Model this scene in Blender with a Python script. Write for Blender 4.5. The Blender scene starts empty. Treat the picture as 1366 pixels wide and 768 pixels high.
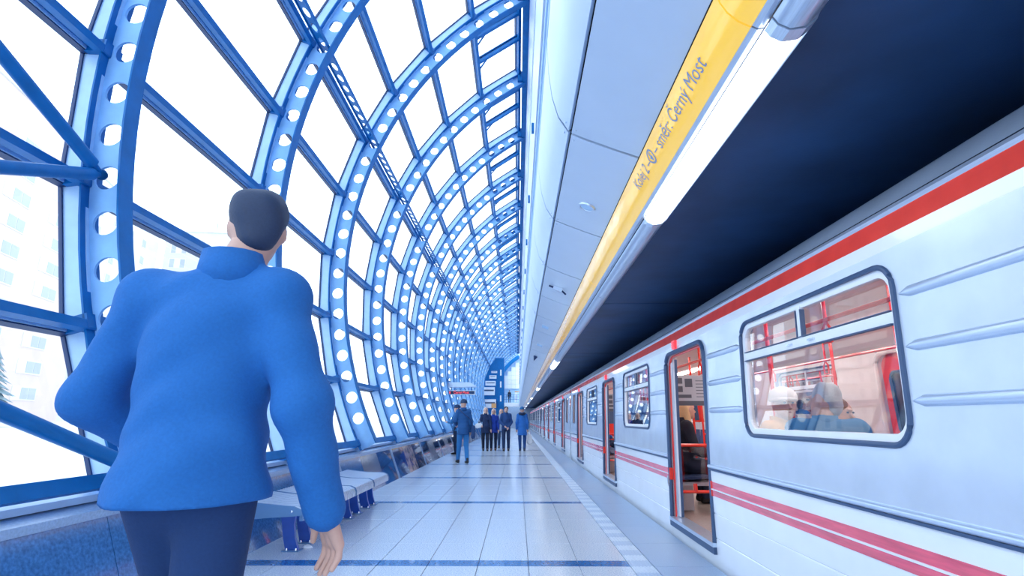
import bpy, bmesh, math, random
import numpy as np
from mathutils import Vector, Matrix

random.seed(7)
rng = np.random.default_rng(7)
scene = bpy.context.scene
COL = scene.collection
PI = math.pi

# ------------------------------------------------------------------ camera
CAM_Z = 1.24
F_PX, VX, VY = 720.0, 690.0, 559.0
pitch = math.atan((VY - 384.0) / F_PX)
yaw = math.atan((VX - 683.0) / F_PX * math.cos(pitch))
cam_data = bpy.data.cameras.new('camera')
cam_data.sensor_width = 36.0
cam_data.lens = F_PX / 1366.0 * 36.0
cam_data.clip_start = 0.05
cam_data.clip_end = 500
cam = bpy.data.objects.new('camera', cam_data)
COL.objects.link(cam)
cam.location = (0, 0, CAM_Z)
cam.rotation_euler = (PI / 2 + pitch, 0, yaw)
scene.camera = cam

# ------------------------------------------------------------------ sky and exposure
world = bpy.data.worlds.new('overcast_sky')
scene.world = world
world.use_nodes = True
_bg = world.node_tree.nodes['Background']
_bg.inputs['Color'].default_value = (0.73, 0.87, 1.0, 1)
_bg.inputs['Strength'].default_value = 3.3
scene.view_settings.view_transform = 'Standard'
scene.view_settings.look = 'None'
scene.view_settings.gamma = 1.0
scene.view_settings.use_curve_mapping = False
scene.view_settings.exposure = 0.0
scene.cycles.max_bounces = 8
scene.cycles.transparent_max_bounces = 24
scene.cycles.sample_clamp_indirect = 8.0

# ------------------------------------------------------------------ materials
def new_mat(name):
    m = bpy.data.materials.new(name)
    m.use_nodes = True
    nt = m.node_tree
    return m, nt, nt.nodes['Principled BSDF']

def P(name, col, rough=0.5, metal=0.0, coat=0.0, emit=None, estr=0.0, noise=0.0, nscale=20.0, bump=0.0, bscale=60.0, stretch=None, spec=None):
    m, nt, b = new_mat(name)
    c = (*col, 1)
    b.inputs['Base Color'].default_value = c
    b.inputs['Roughness'].default_value = rough
    b.inputs['Metallic'].default_value = metal
    b.inputs['Coat Weight'].default_value = coat
    if spec is not None:
        b.inputs['Specular IOR Level'].default_value = spec
    if emit:
        b.inputs['Emission Color'].default_value = (*emit, 1)
        b.inputs['Emission Strength'].default_value = estr
    if noise or bump:
        tc = nt.nodes.new('ShaderNodeTexCoord')
        src = tc.outputs['Object']
        if stretch:
            mp = nt.nodes.new('ShaderNodeMapping')
            mp.inputs['Scale'].default_value = stretch
            nt.links.new(src, mp.inputs['Vector'])
            src = mp.outputs['Vector']
    if noise:
        n = nt.nodes.new('ShaderNodeTexNoise')
        n.inputs['Scale'].default_value = nscale
        n.inputs['Detail'].default_value = 5
        nt.links.new(src, n.inputs['Vector'])
        r = nt.nodes.new('ShaderNodeValToRGB')
        r.color_ramp.elements[0].position = 0.3
        r.color_ramp.elements[1].position = 0.7
        r.color_ramp.elements[0].color = (*[max(0, x * (1 - noise)) for x in col], 1)
        r.color_ramp.elements[1].color = (*[min(1, x * (1 + noise)) for x in col], 1)
        nt.links.new(n.outputs['Fac'], r.inputs['Fac'])
        nt.links.new(r.outputs['Color'], b.inputs['Base Color'])
    if bump:
        n2 = nt.nodes.new('ShaderNodeTexNoise')
        n2.inputs['Scale'].default_value = bscale
        n2.inputs['Detail'].default_value = 3
        nt.links.new(src, n2.inputs['Vector'])
        bp = nt.nodes.new('ShaderNodeBump')
        bp.inputs['Strength'].default_value = bump
        bp.inputs['Distance'].default_value = 0.02
        nt.links.new(n2.outputs['Fac'], bp.inputs['Height'])
        nt.links.new(bp.outputs['Normal'], b.inputs['Normal'])
    return m

def glass(name, tint=(0.96, 0.98, 1.0), refl=1.0):
    m = bpy.data.materials.new(name)
    m.use_nodes = True
    nt = m.node_tree
    nt.nodes.remove(nt.nodes['Principled BSDF'])
    out = nt.nodes['Material Output']
    tr = nt.nodes.new('ShaderNodeBsdfTransparent')
    tr.inputs['Color'].default_value = (*tint, 1)
    gl = nt.nodes.new('ShaderNodeBsdfGlossy')
    gl.inputs['Roughness'].default_value = 0.02
    fr = nt.nodes.new('ShaderNodeFresnel')
    fr.inputs['IOR'].default_value = 1.5
    mul = nt.nodes.new('ShaderNodeMath')
    mul.operation = 'MULTIPLY'
    mul.use_clamp = True
    mul.inputs[1].default_value = refl
    mx = nt.nodes.new('ShaderNodeMixShader')
    nt.links.new(fr.outputs[0], mul.inputs[0])
    nt.links.new(mul.outputs[0], mx.inputs[0])
    nt.links.new(tr.outputs[0], mx.inputs[1])
    nt.links.new(gl.outputs[0], mx.inputs[2])
    nt.links.new(mx.outputs[0], out.inputs['Surface'])
    return m

M = {}
M['steel'] = P('blue_painted_steel', (0.001, 0.140, 0.41), 0.42, spec=0.3, noise=0.12, nscale=6, bump=0.05, bscale=30)
M['web'] = P('light_blue_painted_web', (0.27, 0.53, 0.86), 0.45, spec=0.3, noise=0.10, nscale=5, bump=0.05, bscale=40)
M['steel_pale'] = P('pale_blue_aluminium', (0.42, 0.63, 0.88), 0.4, noise=0.06, nscale=8)
M['gasket'] = P('navy_gasket', (0.008, 0.035, 0.13), 0.5)
M['glass'] = glass('clear_glazing')
M['train_glass'] = glass('train_window_glass', (0.93, 0.95, 0.97), 2.2)
M['panel'] = P('pale_blue_enamel_panel', (0.60, 0.71, 0.87), 0.32, coat=0.3, noise=0.04, nscale=2)
M['panel_toned_down'] = P('panel_toned_for_sky_light', (0.50, 0.62, 0.80), 0.38, metal=0.55, noise=0.04, nscale=2)  # ceiling panel paint with a darker tone that offsets direct sky light
M['navy'] = P('dark_navy_ceiling', (0.014, 0.055, 0.15), 0.55, noise=0.35, nscale=1.2, bump=0.05)
M['gap'] = P('dark_joint', (0.004, 0.012, 0.04), 0.8)
M['silver'] = P('brushed_silver_trim', (0.60, 0.70, 0.84), 0.28, metal=0.7, noise=0.08, nscale=10, stretch=(20, 1, 20))
M['lamp'] = P('lamp_diffuser', (0.9, 0.93, 1.0), 0.4, emit=(0.93, 0.96, 1.0), estr=4.0)
M['white_train'] = P('white_train_enamel', (0.84, 0.88, 0.95), 0.22, coat=0.5, noise=0.03, nscale=3, bump=0.02, bscale=4)
M['alu_train'] = P('pale_aluminium_train_skin', (0.68, 0.77, 0.90), 0.24, metal=0.3, coat=0.2, noise=0.06, nscale=4, bump=0.10, bscale=5)
M['bead'] = P('pressed_bead', (0.58, 0.69, 0.86), 0.3, metal=0.45)
M['red'] = P('red_train_stripe', (0.88, 0.060, 0.040), 0.25, coat=0.4, noise=0.08, nscale=6)
M['pink_red'] = P('rose_red_stripe', (0.80, 0.10, 0.17), 0.22, coat=0.6, noise=0.18, nscale=9, stretch=(1, 0.4, 4))
M['roof_train'] = P('grey_train_roof', (0.42, 0.52, 0.66), 0.35, metal=0.3, noise=0.10, nscale=3)
M['rubber'] = P('slate_blue_rubber', (0.045, 0.09, 0.19), 0.45)
M['dark'] = P('dark_underframe', (0.01, 0.014, 0.03), 0.7)
M['lining'] = P('cream_lining', (0.80, 0.70, 0.68), 0.45, noise=0.04, nscale=3)
M['car_ceiling'] = P('cream_car_ceiling', (0.86, 0.80, 0.78), 0.45)
M['car_floor'] = P('grey_car_floor', (0.36, 0.30, 0.28), 0.45, noise=0.15, nscale=40)
M['red_bar'] = P('red_grab_bar', (0.80, 0.03, 0.015), 0.3, coat=0.4)
M['seat_fabric'] = P('dark_blue_seat_moquette', (0.03, 0.06, 0.16), 0.8, noise=0.3, nscale=50)
M['seat_shell'] = P('pale_grey_seat_shell', (0.50, 0.53, 0.60), 0.4)
M['car_lamp'] = P('car_ceiling_lamp', (1, 0.97, 0.93), 0.4, emit=(1.0, 0.90, 0.84), estr=11.0)
M['tail_lamp'] = P('red_signal_lamp', (0.8, 0.03, 0.05), 0.3, emit=(1.0, 0.06, 0.08), estr=0.6)
M['white'] = P('white_enamel', (0.82, 0.86, 0.93), 0.35, noise=0.03, nscale=5)
M['bench_blue'] = P('cobalt_blue_bench_steel', (0.012, 0.085, 0.46), 0.35, coat=0.3, noise=0.1, nscale=12)
M['bench_top'] = P('satin_steel_slats', (0.72, 0.79, 0.90), 0.3, metal=0.6)
M['bench_end'] = P('slate_blue_end_plate', (0.12, 0.25, 0.46), 0.35, metal=0.4)
M['granite'] = P('polished_blue_grey_granite', (0.06, 0.20, 0.46), 0.14, coat=0.7, noise=0.30, nscale=45)
M['granite_sill'] = P('pale_granite_sill', (0.30, 0.44, 0.66), 0.25, coat=0.4, noise=0.12, nscale=60)
M['black_panel'] = P('polished_dark_panel', (0.02, 0.06, 0.17), 0.08, coat=0.8, noise=0.4, nscale=5)
M['steel_panel'] = P('polished_steel_panel', (0.42, 0.50, 0.62), 0.16, metal=0.7, noise=0.08, nscale=4)
M['brick_poster'] = P('bronze_picture_panel', (0.42, 0.33, 0.34), 0.12, coat=0.7, noise=0.55, nscale=6)
M['concrete'] = P('light_concrete', (0.55, 0.63, 0.75), 0.7, noise=0.06, nscale=6)
M['grout'] = P('grey_blue_grout', (0.16, 0.24, 0.38), 0.8)
M['edge_stone'] = P('grey_blue_edge_granite', (0.33, 0.45, 0.63), 0.35, noise=0.20, nscale=130)
M['tactile'] = P('pale_ribbed_tactile', (0.62, 0.71, 0.84), 0.5, noise=0.10, nscale=90)
M['tactile_b'] = P('grey_ribbed_tactile', (0.46, 0.57, 0.74), 0.5, noise=0.10, nscale=90)
M['band'] = P('navy_band_tile', (0.018, 0.14, 0.40), 0.2, coat=0.3, noise=0.25, nscale=40)
M['snow'] = P('snowy_ground', (0.62, 0.66, 0.70), 0.9, noise=0.10, nscale=0.4)
M['bld_white'] = P('white_render_block', (0.60, 0.60, 0.60), 0.9, noise=0.04, nscale=0.5)
M['bld_pink'] = P('pink_render_block', (0.62, 0.50, 0.47), 0.9, noise=0.04, nscale=0.5)
M['bld_win'] = P('pale_window_pane', (0.40, 0.42, 0.46), 0.7)
M['bld_frame'] = P('white_window_frame', (0.70, 0.70, 0.72), 0.7)
M['conifer'] = P('pale_conifer_needles', (0.20, 0.27, 0.30), 0.9, noise=0.2, nscale=3)  # pale grey-blue needles
M['trunk'] = P('brown_bark', (0.15, 0.11, 0.09), 0.9)
M['orange'] = P('orange_sign', (0.75, 0.40, 0.16), 0.4)
M['led'] = P('red_led_letters', (0.8, 0.05, 0.05), 0.4, emit=(1.0, 0.10, 0.10), estr=1.2)
M['screen'] = P('dark_display_face', (0.012, 0.04, 0.12), 0.2)
M['chrome'] = P('chrome', (0.75, 0.8, 0.88), 0.15, metal=1.0)
M['skin'] = P('skin', (0.60, 0.36, 0.29), 0.5, noise=0.06, nscale=20)
M['poster'] = P('grey_poster_sheet', (0.42, 0.43, 0.48), 0.5)
M['poster_dark'] = P('dark_poster_print', (0.08, 0.09, 0.12), 0.5)
M['print'] = P('slate_blue_sign_print', (0.22, 0.31, 0.48), 0.4)

def terrazzo():
    m, nt, b = new_mat('pale_speckled_terrazzo')
    tc = nt.nodes.new('ShaderNodeTexCoord')
    n = nt.nodes.new('ShaderNodeTexNoise')
    n.inputs['Scale'].default_value = 90
    n.inputs['Detail'].default_value = 3
    nt.links.new(tc.outputs['Object'], n.inputs['Vector'])
    r = nt.nodes.new('ShaderNodeValToRGB')
    e = r.color_ramp.elements
    e[0].position, e[0].color = 0.36, (0.36, 0.47, 0.63, 1)
    e[1].position, e[1].color = 0.60, (0.74, 0.79, 0.86, 1)
    nt.links.new(n.outputs['Fac'], r.inputs['Fac'])
    nt.links.new(r.outputs['Color'], b.inputs['Base Color'])
    b.inputs['Roughness'].default_value = 0.22
    b.inputs['Coat Weight'].default_value = 0.25
    b.inputs['Coat Roughness'].default_value = 0.12
    return m
M['terrazzo'] = terrazzo()

def sign_yellow():
    m, nt, b = new_mat('glossy_yellow_sign')
    b.inputs['Base Color'].default_value = (0.95, 0.56, 0.05, 1)
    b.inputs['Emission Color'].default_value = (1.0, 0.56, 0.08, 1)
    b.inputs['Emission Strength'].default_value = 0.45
    b.inputs['Roughness'].default_value = 0.18
    b.inputs['Coat Weight'].default_value = 0.9
    b.inputs['Coat Roughness'].default_value = 0.06
    tc = nt.nodes.new('ShaderNodeTexCoord')
    mp = nt.nodes.new('ShaderNodeMapping')
    mp.inputs['Scale'].default_value = (14, 2.2, 14)
    n = nt.nodes.new('ShaderNodeTexNoise')
    n.inputs['Scale'].default_value = 2.0
    n.inputs['Detail'].default_value = 2
    bp = nt.nodes.new('ShaderNodeBump')
    bp.inputs['Strength'].default_value = 0.25
    bp.inputs['Distance'].default_value = 0.02
    nt.links.new(tc.outputs['Object'], mp.inputs['Vector'])
    nt.links.new(mp.outputs['Vector'], n.inputs['Vector'])
    nt.links.new(n.outputs['Fac'], bp.inputs['Height'])
    nt.links.new(bp.outputs['Normal'], b.inputs['Coat Normal'])
    return m
M['yellow'] = sign_yellow()

_fab = {}
def fabric(col, rough=0.85):
    k = tuple(col)
    if k not in _fab:
        _fab[k] = P('fabric_%d' % len(_fab), col, rough, noise=0.07, nscale=140, bump=0.10, bscale=160)
    return _fab[k]

# ------------------------------------------------------------------ mesh helpers
class MB:
    def __init__(s):
        s.v, s.f, s.m = [], [], []
    def face(s, pts, mi=0):
        n = len(s.v)
        s.v += [tuple(p) for p in pts]
        s.f.append(tuple(range(n, n + len(pts))))
        s.m.append(mi)
    def box(s, x0, x1, y0, y1, z0, z1, mi=0):
        n = len(s.v)
        s.v += [(x0, y0, z0), (x1, y0, z0), (x1, y1, z0), (x0, y1, z0), (x0, y0, z1), (x1, y0, z1), (x1, y1, z1), (x0, y1, z1)]
        for q in ((0, 3, 2, 1), (4, 5, 6, 7), (0, 1, 5, 4), (1, 2, 6, 5), (2, 3, 7, 6), (3, 0, 4, 7)):
            s.f.append(tuple(n + i for i in q)); s.m.append(mi)
        return s
    def bar(s, p0, p1, w, h, up=(0, 0, 1), mi=0):
        p0, p1, up = Vector(p0), Vector(p1), Vector(up)
        d = (p1 - p0).normalized()
        a = d.cross(up).normalized() * (w / 2)
        b = a.cross(d).normalized() * (h / 2)
        n = len(s.v)
        for p in (p0, p1):
            s.v += [tuple(p - a - b), tuple(p + a - b), tuple(p + a + b), tuple(p - a + b)]
        for q in ((3, 2, 1, 0), (4, 5, 6, 7), (0, 1, 5, 4), (1, 2, 6, 5), (2, 3, 7, 6), (3, 0, 4, 7)):
            s.f.append(tuple(n + i for i in q)); s.m.append(mi)
        return s
    def tube(s, pts, r, n=10, mi=0, closed=False):
        pts = [Vector(p) for p in pts]
        rr = r if isinstance(r, (list, tuple)) else [r] * len(pts)
        base = len(s.v)
        N = len(pts)
        for i, p in enumerate(pts):
            if closed:
                d = pts[(i + 1) % N] - pts[i - 1]
            else:
                d = pts[min(i + 1, N - 1)] - pts[max(i - 1, 0)]
            d.normalize()
            ref = Vector((0, 0, 1)) if abs(d.z) < 0.9 else Vector((1, 0, 0))
            a = d.cross(ref).normalized(); b = a.cross(d)
            for k in range(n):
                t = 2 * PI * k / n
                s.v.append(tuple(p + (a * math.cos(t) + b * math.sin(t)) * rr[i]))
        for i in range(N if closed else N - 1):
            j = (i + 1) % N
            for k in range(n):
                s.f.append((base + i * n + k, base + i * n + (k + 1) % n, base + j * n + (k + 1) % n, base + j * n + k)); s.m.append(mi)
        if not closed:
            s.f.append(tuple(base + k for k in range(n - 1, -1, -1))); s.m.append(mi)
            s.f.append(tuple(base + (N - 1) * n + k for k in range(n))); s.m.append(mi)
        return s
    def prism_y(s, prof, y0, y1, mi=0, closed=True, caps=True):
        """profile of (x, z) points swept along y"""
        n = len(s.v); k = len(prof)
        s.v += [(x, y0, z) for x, z in prof] + [(x, y1, z) for x, z in prof]
        for i in range(k if closed else k - 1):
            j = (i + 1) % k
            s.f.append((n + i, n + j, n + k + j, n + k + i)); s.m.append(mi)
        if closed and caps:
            s.f.append(tuple(n + i for i in range(k - 1, -1, -1))); s.m.append(mi)
            s.f.append(tuple(n + k + i for i in range(k))); s.m.append(mi)
        return s
    def sheet_y(s, prof, y0, y1, t, mi=0):
        """open profile with thickness t to its left side"""
        off = []
        for i, (x, z) in enumerate(prof):
            a = prof[max(i - 1, 0)]; b = prof[min(i + 1, len(prof) - 1)]
            dx, dz = b[0] - a[0], b[1] - a[1]
            L = math.hypot(dx, dz)
            off.append((x - dz / L * t, z + dx / L * t))
        s.prism_y(list(prof) + off[::-1], y0, y1, mi)
        return s
    def lathe(s, prof, c=(0, 0, 0), n=16, axis='z', mi=0):
        base = len(s.v); k = len(prof)
        for i in range(n):
            t = 2 * PI * i / n
            for r, h in prof:
                if axis == 'z': p = (c[0] + r * math.cos(t), c[1] + r * math.sin(t), c[2] + h)
                elif axis == 'x': p = (c[0] + h, c[1] + r * math.cos(t), c[2] + r * math.sin(t))
                else: p = (c[0] + r * math.cos(t), c[1] + h, c[2] + r * math.sin(t))
                s.v.append(p)
        for i in range(n):
            j = (i + 1) % n
            for q in range(k - 1):
                s.f.append((base + i * k + q, base + j * k + q, base + j * k + q + 1, base + i * k + q + 1)); s.m.append(mi)
        return s
    def ball(s, c, r, n=12, mi=0):
        rx, ry, rz = r if isinstance(r, (tuple, list)) else (r, r, r)
        prof = [(math.sin(PI * i / 8), -math.cos(PI * i / 8)) for i in range(9)]
        base = len(s.v)
        s.lathe(prof, (0, 0, 0), n, 'z', mi)
        for i in range(base, len(s.v)):
            x, y, z = s.v[i]
            s.v[i] = (c[0] + x * rx, c[1] + y * ry, c[2] + z * rz)
        return s
    def mesh(s, name, mats, smooth=False):
        me = bpy.data.meshes.new(name)
        me.from_pydata(s.v, [], s.f)
        for m in (mats if isinstance(mats, (list, tuple)) else [mats]):
            me.materials.append(m)
        me.polygons.foreach_set('material_index', s.m)
        if smooth:
            me.polygons.foreach_set('use_smooth', [True] * len(me.polygons))
            try: me.set_sharp_from_angle(angle=math.radians(40))
            except Exception: pass
        me.update()
        return me
    def build(s, name, mats, parent=None, smooth=False, loc=None):
        return put(name, s.mesh(name, mats, smooth), parent, loc)

def put(name, me, parent=None, loc=None):
    o = bpy.data.objects.new(name, me)
    COL.objects.link(o)
    if parent: o.parent = parent
    if loc: o.location = loc
    return o

def empty(name, loc=(0, 0, 0), rz=0.0):
    o = bpy.data.objects.new(name, None)
    o.empty_display_size = 0.2
    COL.objects.link(o)
    o.location = loc
    o.rotation_euler = (0, 0, rz)
    return o

def tag(o, label=None, cat=None, group=None, kind=None):
    if label: o['label'] = label
    if cat: o['category'] = cat
    if group: o['group'] = group
    if kind: o['kind'] = kind
    return o

def copy_tree(o, parent=None):
    c = o.copy(); COL.objects.link(c); c.parent = parent
    for ch in o.children:
        copy_tree(ch, c)
    return c

def ring(inner, corners):
    """faces between 4 corner arcs (lists of points) and 4 outer corner points, in order"""
    fs = []
    for q in range(4):
        arc = inner[q]; c = corners[q]
        for i in range(len(arc) - 1):
            fs.append((c, arc[i], arc[i + 1]))
        nxt = inner[(q + 1) % 4]
        fs.append((c, arc[-1], nxt[0], corners[(q + 1) % 4]))
    return fs

def rrect(y0, y1, z0, z1, r, n=6):
    """four corner arcs of a rounded rectangle, starting bottom-left, counter-clockwise in (y, z)"""
    rs = r if isinstance(r, (tuple, list)) else (r,) * 4
    cs = [(y0 + rs[0], z0 + rs[0], PI), (y1 - rs[1], z0 + rs[1], 1.5 * PI), (y1 - rs[2], z1 - rs[2], 0), (y0 + rs[3], z1 - rs[3], 0.5 * PI)]
    return [[(cy + rr * math.cos(a + PI / 2 * i / n), cz + rr * math.sin(a + PI / 2 * i / n)) for i in range(n + 1)] for (cy, cz, a), rr in zip(cs, rs)]

# ================================================================== ARCHED GLASS SHELL (left)
CX, CZ, R = 3.75, CAM_Z + 2.842, 7.41
STEP = 9.625
TH0 = 206.2
Y_A, DY = 4.16, 3.0
K0, K1 = -3, 24
def arc_pt(th, r):
    t = math.radians(th)
    return (CX + r * math.cos(t), CZ + r * math.sin(t))
def node(i): return TH0 - STEP * i

wall_left = empty('wall_left', (-2.6, 0, 0)); tag(wall_left, kind='structure')
wall_left['label'] = 'arched blue steel and glass shell along the platform'
OFFW = Vector((2.6, 0, 0))
def wl(o): o.location = Vector(o.location) + OFFW; return o

RW0, RW1 = R - 0.31, R - 0.03
def make_web():
    mb = MB(); hole = 0.105; half = STEP / 6; rc = (RW0 + RW1) / 2
    t = 0.012
    n = 5
    def P3(th, r, y): x, z = arc_pt(th, r); return (x, y, z)
    cells = []
    th = TH0 + half
    end = 119.3
    k = 0
    while th - 2 * half > end - 0.2:
        cells.append((th, th - 2 * half, True)); th -= 2 * half
    cells.append((th, end, False))
    cells[0] = (207.3, cells[0][1], False)
    for (a0, a1, h) in cells:
        for side, y in ((0, -t), (1, t)):
            co = [(a0, RW0), (a1, RW0), (a1, RW1), (a0, RW1)]
            if not h:
                pts = [P3(a, r, y) for a, r in co]
                mb.face(pts if side == 0 else pts[::-1])
                continue
            ac = (a0 + a1) / 2
            inner = []
            for q in range(4):
                arc = []
                for i in range(n + 1):
                    ang = PI + PI / 2 * q + PI / 2 * i / n
                    s_ = hole * math.cos(ang); rr = rc + hole * math.sin(ang)
                    arc.append(P3(ac - math.degrees(s_ / rc), rr, y))
                inner.append(arc)
            corners = [P3(a, r, y) for a, r in co]
            for f in ring(inner, corners):
                mb.face(f if side == 0 else f[::-1])
        if h:
            N = 4 * n
            for i in range(N):
                a, b = 2 * PI * i / N, 2 * PI * (i + 1) / N
                pa = [(ac - math.degrees(hole * math.cos(x) / rc), rc + hole * math.sin(x)) for x in (a, b)]
                mb.face([P3(*pa[0], -t), P3(*pa[1], -t), P3(*pa[1], t), P3(*pa[0], t)])
    return mb.mesh('web', M['web'])
def arc_strip(r0, r1, y0, y1, a0, a1, n=40):
    mb = MB()
    for i in range(n):
        A, B = a0 + (a1 - a0) * i / n, a0 + (a1 - a0) * (i + 1) / n
        q = [arc_pt(A, r0), arc_pt(B, r0), arc_pt(B, r1), arc_pt(A, r1)]
        for j in range(4):
            (xa, za), (xb, zb) = q[j], q[(j + 1) % 4]
            mb.face([(xa, y0, za), (xb, y0, zb), (xb, y1, zb), (xa, y1, za)])
        if i in (0,): mb.face([(q[0][0], y0, q[0][1]), (q[0][0], y1, q[0][1]), (q[3][0], y1, q[3][1]), (q[3][0], y0, q[3][1])])
        for y in (y0, y1):
            mb.face([(x, y, z) for x, z in q])
    return mb
A_BOT, A_TOP = 207.3, 119.3
web_me = make_web()
fl_in = arc_strip(RW0 - 0.016, RW0, -0.085, 0.085, A_BOT, A_TOP).mesh('inner_flange', M['steel'])
fl_out = arc_strip(RW1, RW1 + 0.016, -0.10, 0.10, A_BOT, A_TOP).mesh('outer_flange', M['steel'])
def chord_strip(r0, r1, y0, y1):
    mb = MB(); ths = [A_BOT] + [node(i) for i in range(0, 10)]
    for A, B in zip(ths, ths[1:]):
        q = [arc_pt(A, r0), arc_pt(B, r0), arc_pt(B, r1), arc_pt(A, r1)]
        for j in range(4):
            (xa, za), (xb, zb) = q[j], q[(j + 1) % 4]
            mb.face([(xa, y0, za), (xb, y0, zb), (xb, y1, zb), (xa, y1, za)])
        for y in (y0, y1): mb.face([(x, y, z) for x, z in q])
    return mb
glz_me = chord_strip(R - 0.014, R + 0.17, -0.045, 0.045).mesh('glazing_frame', M['steel_pale'])
gask_me = chord_strip(R + 0.17, R + 0.20, -0.06, 0.06).mesh('gasket', M['gasket'])
# node cleat: small block where the purlin meets the rib
cl = MB()
for i in range(0, 10):
    th = node(i)
    x0, z0 = arc_pt(th, R - 0.05); x1, z1 = arc_pt(th, R + 0.13)
    tx, tz = -math.sin(math.radians(th)), math.cos(math.radians(th))
    cl.bar((x0, 0, z0), (x1, 0, z1), 0.20, 0.12, (tx, 0, tz))
cleat_me = cl.mesh('purlin_cleats', M['steel'])
for k in range(K0, K1 + 1):
    y = Y_A + DY * k
    rib = wl(put('arch_rib', web_me, wall_left, (0, y, 0)))
    for nm, me in (('inner_flange', fl_in), ('outer_flange', fl_out), ('glazing_frame', glz_me), ('gasket', gask_me), ('purlin_cleats', cleat_me)):
        put(nm, me, rib)

YS, YE = Y_A + DY * K0, Y_A + DY * K1
# purlins at every node
for i in range(0, 10):
    th = node(i); mb = MB()
    tx, tz = -math.sin(math.radians(th)), math.cos(math.radians(th))
    def rbox(r, w, h, mi, dt=0.0):
        x, z = arc_pt(th + dt, r)
        rx, rz = math.cos(math.radians(th)), math.sin(math.radians(th))
        mb.bar((x, YS, z), (x, YE, z), w, h, (rx, 0, rz), mi)
    if i == 0:
        rbox(R - 0.02, 0.10, 0.05, 0)
    else:
        rbox(R - 0.01, 0.075, 0.075, 0, 0.25)
    p = mb.build('purlin', [M['steel']], wall_left); wl(p)
    if i:
        rx, rz = math.cos(math.radians(th)), math.sin(math.radians(th))
        for nm, dt, r_, w_, h_, mt in (('glazing_bar', 0.0, R + 0.14, 0.09, 0.06, 'steel_pale'), ('clamp_strip', 0.0, R + 0.09, 0.03, 0.04, 'steel'), ('gasket', -0.40, R + 0.155, 0.010, 0.07, 'gasket'), ('gasket', 0.40, R + 0.155, 0.010, 0.07, 'gasket')):
            x, z = arc_pt(th + dt, r_)
            MB().bar((x, YS, z), (x, YE, z), w_, h_, (rx, 0, rz)).build(nm, M[mt], p)
# perforated lattice beam along node 5
def make_lattice():
    mb = MB(); th = node(5)
    rx, rz = math.cos(math.radians(th)), math.sin(math.radians(th))
    tx, tz = -rz, rx
    def PT(y, s, o=0.0):
        x, z = arc_pt(th, R - 0.20)
        return (x + rx * s + tx * o, y, z + rz * s + tz * o)
    n = 10; L = DY / n; hw, hh = L * 0.33, 0.05
    H = 0.085
    for j in range(n):
        y0 = j * L; yc = y0 + L / 2
        for o, flip in ((-0.006, False), (0.006, True)):
            inner = []
            for q in range(4):
                inner.append([PT(yc + hw * math.cos(PI + PI / 2 * q + PI / 2 * i / 4), hh * math.sin(PI + PI / 2 * q + PI / 2 * i / 4), o) for i in range(5)])
            cs = [PT(y0, -H, o), PT(y0 + L, -H, o), PT(y0 + L, H, o), PT(y0, H, o)]
            for f in ring(inner, cs):
                mb.face(f if flip else f[::-1])
        for i in range(16):
            a, b = 2 * PI * i / 16, 2 * PI * (i + 1) / 16
            mb.face([PT(yc + hw * math.cos(a), hh * math.sin(a), -0.006), PT(yc + hw * math.cos(b), hh * math.sin(b), -0.006),
                     PT(yc + hw * math.cos(b), hh * math.sin(b), 0.006), PT(yc + hw * math.cos(a), hh * math.sin(a), 0.006)])
    for s_ in (-H, H):
        a, b = PT(0, s_), PT(DY, s_)
        mb.bar(a, b, 0.05, 0.015, (rx, 0, rz))
    return mb.mesh('lattice_beam', M['steel'])
lat = make_lattice()
for k in range(K0, K1):
    wl(put('lattice_beam', lat, wall_left, (0, Y_A + DY * k, 0)))
# glass panes
pane_me = []
for i in range(-1, 9):
    a0 = node(i) if i >= 0 else A_BOT
    a1 = node(i + 1)
    mb = MB()
    (x0, z0), (x1, z1) = arc_pt(a0, R + 0.185), arc_pt(a1, R + 0.185)
    mb.face([(x0, 0.06, z0), (x0, DY - 0.06, z0), (x1, DY - 0.06, z1), (x1, 0.06, z1)])
    pane_me.append(mb.mesh('pane', M['glass']))
for k in range(K0, K1):
    for me in pane_me:
        wl(put('pane', me, wall_left, (0, Y_A + DY * k, 0)))
# short bars in the uppermost bay with small struts
def make_top_bar():
    mb = MB()
    (x0, z0), (x1, z1) = arc_pt(node(8), R), arc_pt(node(9), R)
    mb.bar((x0, 0, z0), (x1, 0, z1), 0.09, 0.07)
    mb.bar((x0, 0.28, z0), (x0 + 0.22, 0.0, z0 + 0.12), 0.03, 0.03)
    mb.bar((x0, 0.02, z0 + 0.1), (x1, 0.02, z1 + 0.1), 0.16, 0.02)
    return mb.mesh('top_bar', M['steel'])
tb = make_top_bar()
for k in range(K0, K1):
    wl(put('top_bar', tb, wall_left, (0, Y_A + DY * (k + 0.5), 0)))
    wl(put('top_bar', tb, wall_left, (0, Y_A + DY * k + 0.62, 0)))
# zigzag bracing tubes in the bay beside the camera
def brace(i0, i1, k0, r_, rad):
    x0, z0 = arc_pt(node(i0), r_); x1, z1 = arc_pt(node(i1), r_)
    ya, yb = Y_A + DY * k0 - 0.07, Y_A + DY * (k0 - 1) + 0.07
    p0, p1 = Vector((x0, ya, z0)), Vector((x1, yb, z1))
    d = (p1 - p0).normalized()
    mb = MB(); mb.tube([p0 + d * 0.12, p1 - d * 0.12], rad, 14)
    o = mb.build('bracing_tube', M['steel'], wall_left, True); wl(o)
    g = MB()
    for p, s in ((p0, 1), (p1, -1)):
        g.tube([p, p + d * 0.16 * s], [0.022, 0.032], 10)
        g.ball(p, 0.045, 10)
    g.build('brace_joint', M['steel'], o, True)
for (a, b) in ((0, 1), (2, 1), (2, 3), (4, 3), (4, 5), (6, 5), (6, 7), (8, 7)):
    brace(a, b, 0, RW0 + 0.14, 0.05)
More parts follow.
